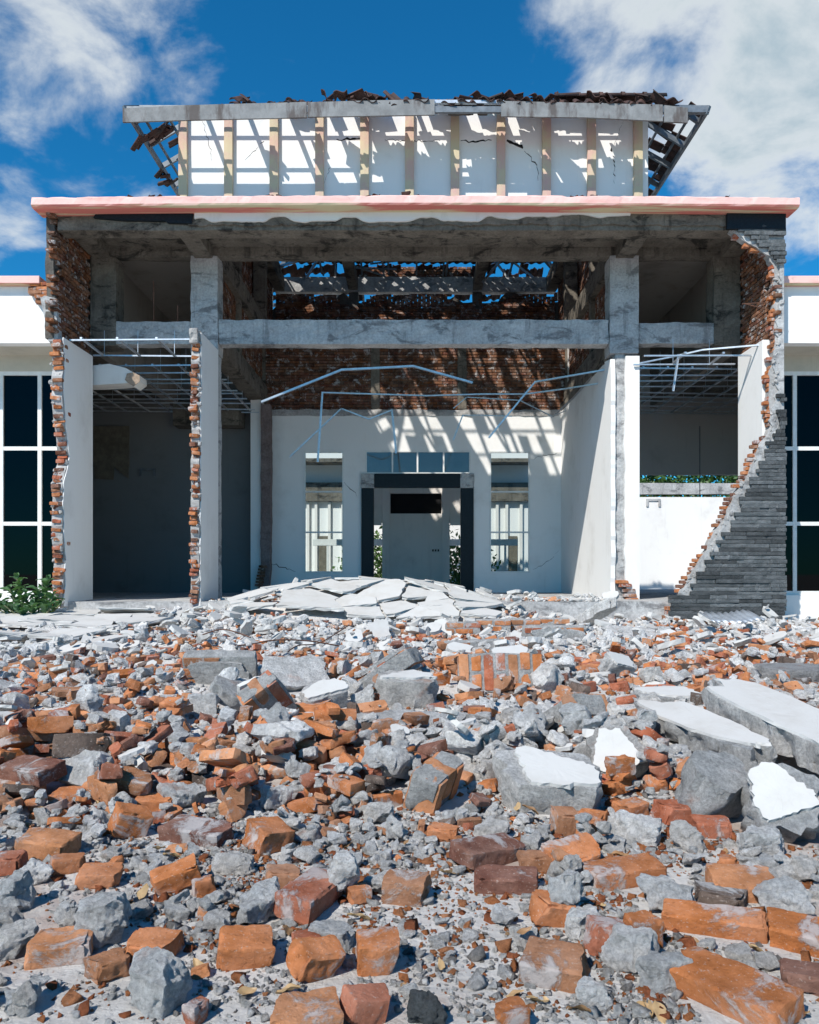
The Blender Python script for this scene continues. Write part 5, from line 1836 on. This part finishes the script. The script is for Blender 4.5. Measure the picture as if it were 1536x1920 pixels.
cracked_sheet('collapsed_canopy', 'big white canopy slab broken into many plates before the doorway', [(-2.5, 10.85), (1.1, 10.75), (1.45, 11.6), (1.25, 12.6), (0.8, 13.3), (-0.7, 13.35), (-1.6, 12.7), (-2.85, 12.1)], 46, 0.045, 0.10, 3, 0.055, 2.6, 'canopy', M['paint_obj'])
cracked_sheet('fallen_plaster_sheet', 'thin cracked white plaster sheets lying before the left room', [(-6.6, 9.9), (-3.3, 9.3), (-2.7, 10.4), (-3.2, 11.6), (-6.0, 11.7)], 34, 0.03, 0.045, 5, 0.06, 3, 'plaster', M['paint_obj'])
cracked_sheet('fallen_plaster_sheet', 'scattered white plaster plates at the left edge of the rubble', [(-5.6, 8.0), (-3.4, 7.7), (-2.9, 8.8), (-5.9, 9.5)], 18, 0.03, 0.05, 6, 0.16, 6, 'plaster', M['paint_obj'])

# zinc sheet by the clad wall
def zinc():
    V, F = [], []
    nx, ny = 40, 3
    for j in range(ny + 1):
        for i in range(nx + 1):
            u = i / nx
            V.append((u * 0.62 - .31, j / ny * 0.42 - .21 + 0.02 * math.sin(u * 9), 0.012 * math.sin(u * 2 * math.pi * 8) + 0.05 * u * u))
    for j in range(ny):
        for i in range(nx):
            a = j * (nx + 1) + i
            F.append((a, a + 1, a + nx + 2, a + nx + 1))
    me = mkmesh('zinc_sheet', V, F, M['blue_metal'], smooth=True)
    o = ob('zinc_sheet', me, None, (3.75, 9.5, 0.27)); o.rotation_euler = (0.22, 0.03, 0.1)
    o.modifiers.new('thickness', 'SOLIDIFY').thickness = 0.003
    tag(o, 'small corrugated zinc sheet lying below the stone clad wall', 'metal sheet')
    drop(3.75, 9.5, np.array(V), 0.0, True)


zinc()

# ------------------------------------------------------------------ the mass of the rubble
def brick_lib(n, seg, seed):
    out = []
    for k in range(n):
        r = np.random.default_rng(seed + k)
        L_ = 0.195 if k % 4 == 0 else r.uniform(.06, .15)
        W_, h = r.uniform(.07, .10), (r.uniform(.028, .036) if k % 4 == 3 else r.uniform(.038, .056))
        cuts = []
        if L_ < .18:
            cuts.append(((r.choice([-1, 1]), r.uniform(-.6, .6), r.uniform(-.5, .5)), L_ * r.uniform(.26, .45), 0.022))
        for _ in range(3):
            q = np.array([r.choice([-1, 1]), r.choice([-1, 1]), r.uniform(-1, 1)]) * r.uniform(.4, 1, 3); q /= np.linalg.norm(q)
            cuts.append((q, float(np.abs(q * np.array([L_, W_, h]) / 2).sum()) * r.uniform(.7, .9), 0.008))
        out.append(shape((L_, W_, h), seg, 0.003, 0.003, 26, cuts, seed + k, chip=0.008 if seg[0] > 6 else 0.005))
    return out


def rock_lib(n, seg, seed):
    out = []
    for k in range(n):
        r = np.random.default_rng(seed + k)
        d = np.array([1.0, r.uniform(.5, .95), r.uniform(.3, .75)]) * 0.1
        cuts = []
        for _ in range(8):
            q = rsphere(r)
            cuts.append((q, float(np.linalg.norm(q * d / 2)) * r.uniform(.72, 1.0), 0.010))
        out.append(shape(tuple(d), seg, 0.008, 0.008, 26, cuts, seed + k, fine=0.003 if seg[0] > 6 else 0.0))
    return out


def shard_lib(n, seed, np_=14):
    out = []
    for k in range(n):
        r = np.random.default_rng(seed + k)
        V, F = slab_geo(jag(0.2, r.uniform(.09, .17), seed + k, np_, 0.14, 3), r.uniform(.018, .045), seed + k, 0.004, 0.05, 2)
        out.append((V, F))
    return out


LB_hi, LB_lo = brick_lib(28, (10, 6, 4), 2000), brick_lib(28, (5, 3, 2), 2000)
LR_hi, LR_lo = rock_lib(28, (10, 8, 7), 2200), rock_lib(28, (3, 3, 2), 2200)
LR_mid = rock_lib(28, (5, 4, 4), 2200)
LS_hi, LS_lo = shard_lib(14, 2400), shard_lib(14, 2400, 9)
RG = np.random.default_rng(77)


def patch(x, y, f, s): return float(fbm(np.array([[x, y]]), f, s, 2)[0])


for _ in range(3):
    E2 = EXC.copy()
    E2[1:] |= EXC[:-1]; E2[:-1] |= EXC[1:]; E2[:, 1:] |= EXC[:, :-1]; E2[:, :-1] |= EXC[:, 1:]
    EXC = E2
NP_ = 110000
CX = RG.uniform(-1, 1, NP_); CY = np.sqrt(RG.uniform(1.45 ** 2, 13.1 ** 2, NP_))
CY = np.where(RG.random(NP_) < 0.26, RG.uniform(1.45, 3.6, NP_), CY)
CX = CX * (0.62 * CY + 0.85)
PN1 = fbm(np.stack([CX, CY], 1), 0.75, 41, 3); PN2 = fbm(np.stack([CX, CY], 1), 1.6, 47, 2)
pieces = []   # (kind, lib index, x, y, z, R, scale, colour)
quota = {'brick': 4300, 'rock': 13500, 'shard': 700}
cnt = {'brick': 0, 'rock': 0, 'shard': 0}
cand = []
for i in range(NP_):
    x, y = CX[i], CY[i]
    u = RG.random()
    # bare dust in the near foreground
    clear = 0.0
    if y < 2.25: clear = 0.42
    if -0.28 < x < 0.32 and y < 2.05: clear = 0.88
    if x < -0.25 and y < 1.8: clear = 0.85
    if x > 0.35 and y < 2.2: clear = 0.2
    if RG.random() < clear: continue
    pb = 0.29 + 0.26 * PN1[i]
    if 2.6 < y < 7.0: pb += 0.07
    if y > 7.5: pb -= 0.10
    if -0.7 < x < 0.7 and 8.3 < y < 9.3: pb += 0.7
    if x < -2.2 and 5 < y < 9: pb -= 0.15
    ps = 0.04 + (0.06 if y > 7 else 0)
    kind = 'brick' if u < pb else ('shard' if u < pb + ps else 'rock')
    if y < 2.5 and kind == 'brick' and RG.random() < 0.7: kind = 'rock'
    if y < 2.9 and kind == 'shard': continue
    if cnt[kind] >= quota[kind]: continue
    if excl(x, y): continue
    if y > 11.95 and (abs(x) > 3.15 or RG.random() < (0.3 if x > 0.8 else 0.75)): continue
    if x < -4.2 and y > 10.2: continue
    cnt[kind] += 1
    cand.append((kind, x, y))
# larger pieces settle first
TER = terrain(np.array([c[1] for c in cand]), np.array([c[2] for c in cand]))
for (kind, x, y), tz in zip(cand, TER):
    if hgt(x, y) - max(tz, 0.37 if y > 12.2 else 0) > (0.10 if kind == 'shard' else 0.13): continue
    if kind == 'brick':
        li = int(RG.integers(28)); V = LB_hi[li][0]; s = RG.uniform(.5, 1.0)
        if y < 2.6: s *= RG.uniform(.35, .7)
        elif y > 7.5: s *= RG.uniform(0.7, 1.0)
        R = rot3(RG.uniform(0, 360), RG.normal() * 14, RG.normal() * 14) if RG.random() < .82 else rot3(RG.uniform(0, 360), RG.uniform(50, 110), RG.normal() * 20)
        c = CO['OOOOLLLRRWWDK'[int(RG.integers(13))]] if PN2[0] > -9 else None
        f = RG.uniform(.8, 1.15); c = (c[0] * f, c[1] * f, c[2] * f)
        sink = 0.2
    elif kind == 'rock':
        li = int(RG.integers(28)); V = LR_hi[li][0]
        s = min(2.0, max(.18, RG.lognormal(-0.72, 0.52)))
        if y < 2.9: s = min(0.85, max(.14, RG.lognormal(-1.15, 0.45)))
        R = rot3(RG.uniform(0, 360), RG.normal() * 18, RG.normal() * 18)
        g = GREYS[int(RG.integers(5))]; f = RG.uniform(.85, 1.12); c = (g[0] * f, g[1] * f, g[2] * f)
        sink = 0.2
    else:
        li = int(RG.integers(14)); V = LS_hi[li][0]
        s = RG.uniform(.4, 1.1) * (1.25 if y > 7 else 0.8)
        R = rot3(RG.uniform(0, 360), RG.normal() * 18, RG.normal() * 18)
        c = (0.8, 0.8, 0.785); sink = 0.0
    z = drop(x, y, (V * s) @ np.array(R).T, sink, False, 0.7, 86 if kind == 'shard' else 62 if kind == 'brick' else 55)
    if z is None: continue
    pieces.append((kind, li, x, y, z, R, s, c))

LIBM = {
    'brick': [mkmesh('brick', V, F, M['brick_obj'], smooth=True, sharp=38) for V, F in LB_hi],
    'rock': [mkmesh('concrete_lump', V, F, M['rub_obj'], smooth=True, sharp=32) for V, F in LR_hi],
    'shard': [mkmesh('plaster_shard', V, F, M['paint_obj']) for V, F in LS_hi]}
INFO = {'brick': ('brick', 'brick', 'bricks in the rubble', 240), 'rock': ('concrete_lump', 'concrete lump', 'grey lumps in the rubble', 265), 'shard': ('plaster_shard', 'plaster shard', 'white plaster shards in the rubble', 200)}


ANCH = []
STOP = (' lying', ' leaning', ' beside', ' with', ' at ', ' in ', ' left ', ' right ', ' behind', ' below', ' on ', ' cut', ' under', ' broken', ' pointing', ' running', ' standing', ' between',
        ' against', ' resting', ' tilted', ' crusted', ' wrapped', ' across', ' before', ' showing', ' turned', ' set ', ' of ', ' by ')
for o_ in list(COL.objects):
    if o_.parent is None and o_.get('label') and o_.get('category') in ('brick', 'concrete lump', 'concrete slab', 'wall chunk', 'canopy', 'metal sheet', 'plant'):
        sh = o_['label']
        cut = min([sh.find(t) for t in STOP if sh.find(t) > 8] or [len(sh)])
        ANCH.append((o_.location.x, o_.location.y, sh[:cut]))
from collections import Counter
_ac = Counter(a[2] for a in ANCH)
ANCH = [a for a in ANCH if _ac[a[2]] == 1 and len(a[2].split()) <= 5]
USED = Counter()
ORDX = ['eleventh ', 'twelfth ', 'thirteenth ', 'fourteenth ', 'fifteenth ', 'sixteenth ', 'seventeenth ', 'eighteenth ', 'nineteenth ', 'twentieth ']
ORD = ['', 'second ', 'third ', 'fourth ', 'fifth ', 'sixth ', 'seventh ', 'eighth ', 'ninth ', 'tenth '] + ORDX + ['twenty-%s ' % w_ for w_ in ('first', 'second', 'third', 'fourth', 'fifth', 'sixth', 'seventh', 'eighth', 'ninth')] + ['thirtieth ']


def where_label(what, x, y):
    """which one: by the nearest thing one can find"""
    ax, ay, sh = min(ANCH, key=lambda a: math.hypot(a[0] - x, a[1] - y))
    dx, dy = x - ax, y - ay
    rel = ('left of' if dx < 0 else 'right of') if abs(dx) > abs(dy) * 0.8 else ('in front of' if dy < 0 else 'behind')
    key = what + rel + sh
    n = USED[key]; USED[key] += 1
    return '%s%s %s the %s%s' % (ORD[min(n, 29)], what, rel, sh, ', counted outward' if n else '')


def colour_word(c):
    if c[0] < 0.085: return 'burnt black'
    if c[0] < 0.19: return 'dark'
    if c[1] > 0.15: return 'pale orange'
    if c[1] < 0.10 and c[0] < 0.40: return 'red'
    if c[0] < 0.32: return 'brown'
    return 'orange'


rest = {'brick': [], 'rock': [], 'shard': []}
for kind in rest:
    ps = sorted([p for p in pieces if p[0] == kind], key=lambda p: p[3] / (0.35 + p[6]) + (100 if abs(p[2]) > 0.53 * p[3] + 0.05 else 0))
    name, cat, grp, lim = INFO[kind]
    near = lambda p: min(math.hypot(a[0] - p[2], a[1] - p[3]) for a in ANCH)
    ps[:lim] = sorted(ps[:lim], key=near)
    for i, (k_, li, x, y, z, R, s, c) in enumerate(ps):
        if i < lim:
            o = ob(name, LIBM[kind][li], None, (x, y, z)); o.rotation_euler = R.to_euler(); o.scale = (s, s, s)
            o.color = (*c, 1)
            if kind == 'brick':
                what = '%s %s brick' % (colour_word(c), 'whole' if li % 4 == 0 else 'broken')
            elif kind == 'rock':
                what = ('fist sized' if s > 0.7 else 'small' if s < 0.42 else 'medium') + ' grey lump'
            else:
                what = 'white plaster shard'
            tag(o, where_label(what, x, y), cat, grp)
        else:
            rest[kind].append((li, x, y, z, R, s, c))


def mass(name, lst, lib, mat, label, cat):
    Vs, Fs, Cs, off = [], [], [], 0
    for li, x, y, z, R, s, c in lst:
        V, F = lib[li % len(lib)]
        Vs.append((V * s) @ np.array(R).T + np.array([x, y, z]))
        Fs.extend([[int(k) + off for k in f] for f in F])
        Cs.append(np.tile(np.array([*c, 1.0]), (len(V), 1))); off += len(V)
    if not Vs: return
    me = mkmesh(name, np.concatenate(Vs), Fs, mat)
    at_ = me.color_attributes.new('tint', 'FLOAT_COLOR', 'POINT')
    at_.data.foreach_set('color', np.concatenate(Cs).astype(np.float32).ravel())
    o = ob(name, me); tag(o, label, cat, None, 'stuff')
    return o


mass('brick_rubble', rest['brick'], LB_lo, M['brick_attr'], 'mass of broken orange bricks filling the rubble field', 'rubble')
mass('cement_rubble', [p for p in rest['rock'] if p[2] >= 3.2], LR_lo, M['rub_attr'], 'mass of grey cement and mortar lumps filling the rubble field', 'rubble')
mass('cement_rubble', [p for p in rest['rock'] if p[2] < 3.2], LR_mid, M['rub_attr'], 'small grey mortar crumbs scattered between the nearest bricks', 'rubble')
mass('plaster_rubble', rest['shard'], LS_lo, M['paint_attr'], 'scatter of white plaster shards across the far rubble', 'rubble')

# grit and gravel between the pieces
def gravel(n):
    r = np.random.default_rng(9)
    libs = []
    for k in range(10):
        V, F = box_grid((1, 1, 1))
        V = V * 0.5 * np.array([1, r.uniform(.6, 1), r.uniform(.45, .8)]) + r.normal(size=V.shape) * 0.17
        libs.append((V, F))
    lg = r.uniform(math.log(1.42), math.log(9.0), n)
    Y = np.exp(lg); X = r.uniform(-1, 1, n) * (0.62 * Y + 0.6)
    S = np.clip(r.lognormal(math.log(0.0058), 0.62, n), 0.002, 0.03) * (0.70 + 0.20 * Y)
    ci = ((X - HX0) / RES).astype(int).clip(0, H.shape[1] - 1); ri = ((Y - HY0) / RES).astype(int).clip(0, H.shape[0] - 1)
    base = terrain(X, Y); top = H[ri, ci]
    keep = (top - base < 0.035) | ((r.random(n) < 0.10) & ~EXC[ri, ci] & (Y > 2.2))
    dn = fbm(np.stack([X, Y], 1), 1.8, 55, 3)
    keep &= r.random(n) < np.clip(0.5 + 0.8 * dn, 0.10, 1)
    bare = ((np.abs(X - 0.02) < 0.32) & (Y < 2.1)) | ((X < -0.25) & (Y < 1.7))
    keep &= ~bare | (r.random(n) < 0.4)
    X, Y, S, top, base = X[keep], Y[keep], S[keep], top[keep], base[keep]
    m = len(X)
    Z = np.where(top - base < 0.035, base, top - 0.01)
    A = r.uniform(0, 6.28, (m, 3))
    ca, sa = np.cos(A), np.sin(A)
    k = r.integers(0, 10, m)
    pal = np.array([(0.50, 0.50, 0.495), (0.58, 0.58, 0.57), (0.45, 0.45, 0.44), (0.44, 0.17, 0.07), (0.38, 0.13, 0.06), (0.64, 0.64, 0.63), (0.48, 0.21, 0.10), (0.28, 0.27, 0.26)])
    rb = fbm(np.stack([X, Y], 1), 1.1, 63, 2)
    pr = np.clip(0.30 + 0.35 * rb, 0.05, 0.85)
    C = np.where((r.random(m) < pr)[:, None], pal[np.array([3, 4, 6])[r.integers(0, 3, m)]], pal[np.array([0, 1, 2, 5, 7])[r.integers(0, 5, m)]])
    Vs, Fs, Cs, off = [], [], [], 0
    for q in range(10):
        w = np.where(k == q)[0]
        V, F = libs[q]
        c1, s1 = ca[w, 0][:, None], sa[w, 0][:, None]; c2, s2 = ca[w, 1][:, None], sa[w, 1][:, None]
        x, y, z = V[:, 0][None], V[:, 1][None], V[:, 2][None]
        y2, z2 = y * c2 - z * s2, y * s2 + z * c2
        x3, y3 = x * c1 - y2 * s1, x * s1 + y2 * c1
        P = np.stack([x3, y3, z2], 2) * S[w][:, None, None] + np.stack([X[w], Y[w], Z[w] + S[w] * 0.12], 1)[:, None, :]
        Vs.append(P.reshape(-1, 3))
        f = (F[None] + (np.arange(len(w)) * 8)[:, None, None] + off).reshape(-1, 4)
        Fs.append(f); off += len(w) * 8
        Cs.append(np.repeat(C[w], 8, axis=0))
    V = np.concatenate(Vs); F = np.concatenate(Fs); Cc = np.concatenate(Cs)
    me = bpy.data.meshes.new('gravel')
    me.vertices.add(len(V)); me.vertices.foreach_set('co', V.astype(np.float32).ravel())
    me.loops.add(F.size); me.loops.foreach_set('vertex_index', F.astype(np.int32).ravel())
    me.polygons.add(len(F)); me.polygons.foreach_set('loop_start', (np.arange(len(F)) * 4).astype(np.int32))
    me.update(calc_edges=True)
    me.materials.append(M['rub_attr'])
    at_ = me.color_attributes.new('tint', 'FLOAT_COLOR', 'POINT')
    at_.data.foreach_set('color', np.concatenate([Cc, np.ones((len(Cc), 1))], 1).astype(np.float32).ravel())
    o = ob('gravel', me); tag(o, 'grey and orange grit and gravel between the debris', 'gravel', None, 'stuff')


gravel(170000)

# ------------------------------------------------------------------ dry leaves, wires, plant
def leaf_mesh(name, L_, W_, curl, fold, mat, seed, nx=8, ny=4):
    r = np.random.default_rng(seed)
    V, F = [], []
    tw = r.uniform(-.8, .8)
    for i in range(nx + 1):
        u = i / nx
        w = W_ * (math.sin(math.pi * min(1, u ** 0.8)) ** 0.75) * 0.5 + 0.0008
        for j in range(ny + 1):
            v = (j / ny - 0.5) * 2
            z = fold * abs(v) * w + curl * L_ * (u - 0.5) ** 2 * 2 + tw * v * w * (u - .5) + 0.004 * math.sin(9 * u + 4 * v + seed) * (L_ / 0.08)
            V.append((u * L_ - L_ / 2, v * w, z))
    for i in range(nx):
        for j in range(ny):
            a = i * (ny + 1) + j
            F.append((a, a + 1, a + ny + 2, a + ny + 1))
    V = np.array(V); V[:, 2] -= V[:, 2].min()
    return mkmesh(name, V, F, mat, smooth=True)


DL = [leaf_mesh('dry_leaf', R2.uniform(.035, .06), R2.uniform(.012, .024), R2.uniform(-.2, .35), R2.uniform(.1, .6), M['dry_leaf'], k) for k in range(9)]
lp = [(780, 1800), (540, 1720), (555, 1710), (365, 1770), (735, 1840), (1000, 1870), (1020, 1850), (1190, 1870), (1250, 1870), (980, 1770), (955, 1760), (850, 1640), (880, 1630), (690, 1480), (700, 1490), (760, 1600), (300, 1610), (320, 1615), (250, 1690), (265, 1680),
      (1170, 1600), (1210, 1660), (1390, 1590), (1350, 1600), (1120, 1700), (1440, 1720), (1500, 1690), (1310, 1895), (1290, 1880), (1150, 1850), (140, 1510), (165, 1525), (75, 1530), (200, 1480), (470, 1860), (560, 1850), (1000, 1520), (975, 1530), (1015, 1510), (640, 1590)]
for i, (px, py) in enumerate(lp):
    x, y = spot(px + R2.uniform(-8, 8), py + R2.uniform(-8, 8), 0.01)
    for _ in range(40):
        if not excl(x, y) and hgt(x, y) - float(terrain(np.array([x]), np.array([y]))[0]) < 0.05: break
        x += R2.uniform(-.05, .05); y -= R2.uniform(-.01, .03)
    y = max(y, 1.44)
    o = ob('dry_leaf', DL[i % 9], None, (x, y, hgt(x, y) + 0.006)); o.rotation_euler = (R2.uniform(-.5, .5), R2.uniform(-.5, .5), R2.uniform(0, 6.28))
    tag(o, where_label('curled tan dry leaf', x, y), 'leaf', 'dry leaves on the rubble')


def wire(label, pts, rad):
    V, F = [], []
    P = [Vector(p) for p in pts]
    # smooth the path
    Q = []
    for i in range(len(P) - 1):
        a, b_, c, d = P[max(i - 1, 0)], P[i], P[i + 1], P[min(i + 2, len(P) - 1)]
        for k in range(6):
            t = k / 6
            Q.append(0.5 * ((2 * b_) + (c - a) * t + (2 * a - 5 * b_ + 4 * c - d) * t * t + (3 * b_ - a - 3 * c + d) * t ** 3))
    Q.append(P[-1])
    for i, q in enumerate(Q):
        d = (Q[min(i + 1, len(Q) - 1)] - Q[max(i - 1, 0)]).normalized()
        s = d.orthogonal().normalized(); u = d.cross(s)
        for k in range(5):
            a = 2 * math.pi * k / 5
            V.append(tuple(q + (s * math.cos(a) + u * math.sin(a)) * rad))
    for i in range(len(Q) - 1):
        for k in range(5):
            a, b_ = i * 5 + k, i * 5 + (k + 1) % 5
            F.append((a, b_, b_ + 5, a + 5))
    o = ob('rebar_wire', mkmesh('rebar_wire', V, F, M['rust'], smooth=True)); tag(o, label, 'wire')


def wp(px, py, Y): return (PX(px, Y), Y, PZ(py, Y))
wire('thin rusty wire arching over grey rubble in the left middle', [wp(640, 1212, 6.6), wp(580, 1202, 6.5), wp(520, 1200, 6.4), wp(470, 1208, 6.3), wp(430, 1212, 6.2)], 0.006)
wire('second rusty wire crossing the arching one', [wp(655, 1172, 7.2), wp(600, 1205, 6.9), wp(560, 1210, 6.6), wp(540, 1222, 6.4)], 0.005)
wire('bent rusty rod sticking out of the left rubble', [wp(380, 1190, 7.2), wp(420, 1180, 7.2), wp(470, 1195, 7.0)], 0.006)


def plant():
    e = empty('milkweed_bush', (PX(55, 11.3), 11.3, 0.25), 'leafy green bush with broad leaves at the foot of the left window', 'plant')
    r = np.random.default_rng(5)
    LM = [leaf_mesh('leaf', 0.20, 0.115, -0.25, 0.35, M['leaf'], 30 + k, 6, 4) for k in range(4)]
    for m_ in LM:
        v = np.array([q.co[:] for q in m_.vertices]); v[:, 0] += 0.10
        m_.vertices.foreach_set('co', v.astype(np.float32).ravel())
    stems = [(90, 1088, 11.25), (75, 1105, 11.0), (32, 1085, 11.3), (18, 1105, 11.1), (48, 1115, 10.9), (100, 1118, 10.95), (60, 1135, 10.7), (8, 1135, 10.75), (95, 1140, 10.7), (30, 1145, 10.6), (-25, 1110, 11.1), (-10, 1140, 10.8), (112, 1135, 10.95)]
    for px, py, Y in stems:
        top = Vector(wp(px, py, Y)); base = Vector((PX(55 + (px - 55) * .5, Y), Y + 0.1, 0.2))
        bar('stem', base, top, 0.016, 0.016, M['bark'], e)
        d = (top - base)
        n = max(3, int(d.length / 0.075))
        for k in range(n + 1):
            f = 0.22 + 0.78 * k / n
            p = base + d * f
            a0 = (k % 2) * math.pi / 2 + r.uniform(-.3, .3)
            for q in range(2):
                a = a0 + q * math.pi
                o = ob('leaf', LM[int(r.integers(4))], e, p)
                s = (0.55 if k == n else 1.0) * r.uniform(.7, 1.05)
                o.scale = (s, s, s)
                o.rotation_euler = (r.uniform(-.3, .3), -(0.95 if k == n else 0.45) + r.uniform(-.25, .25), a)


plant()
# green sprouts on the sill slab of the left room
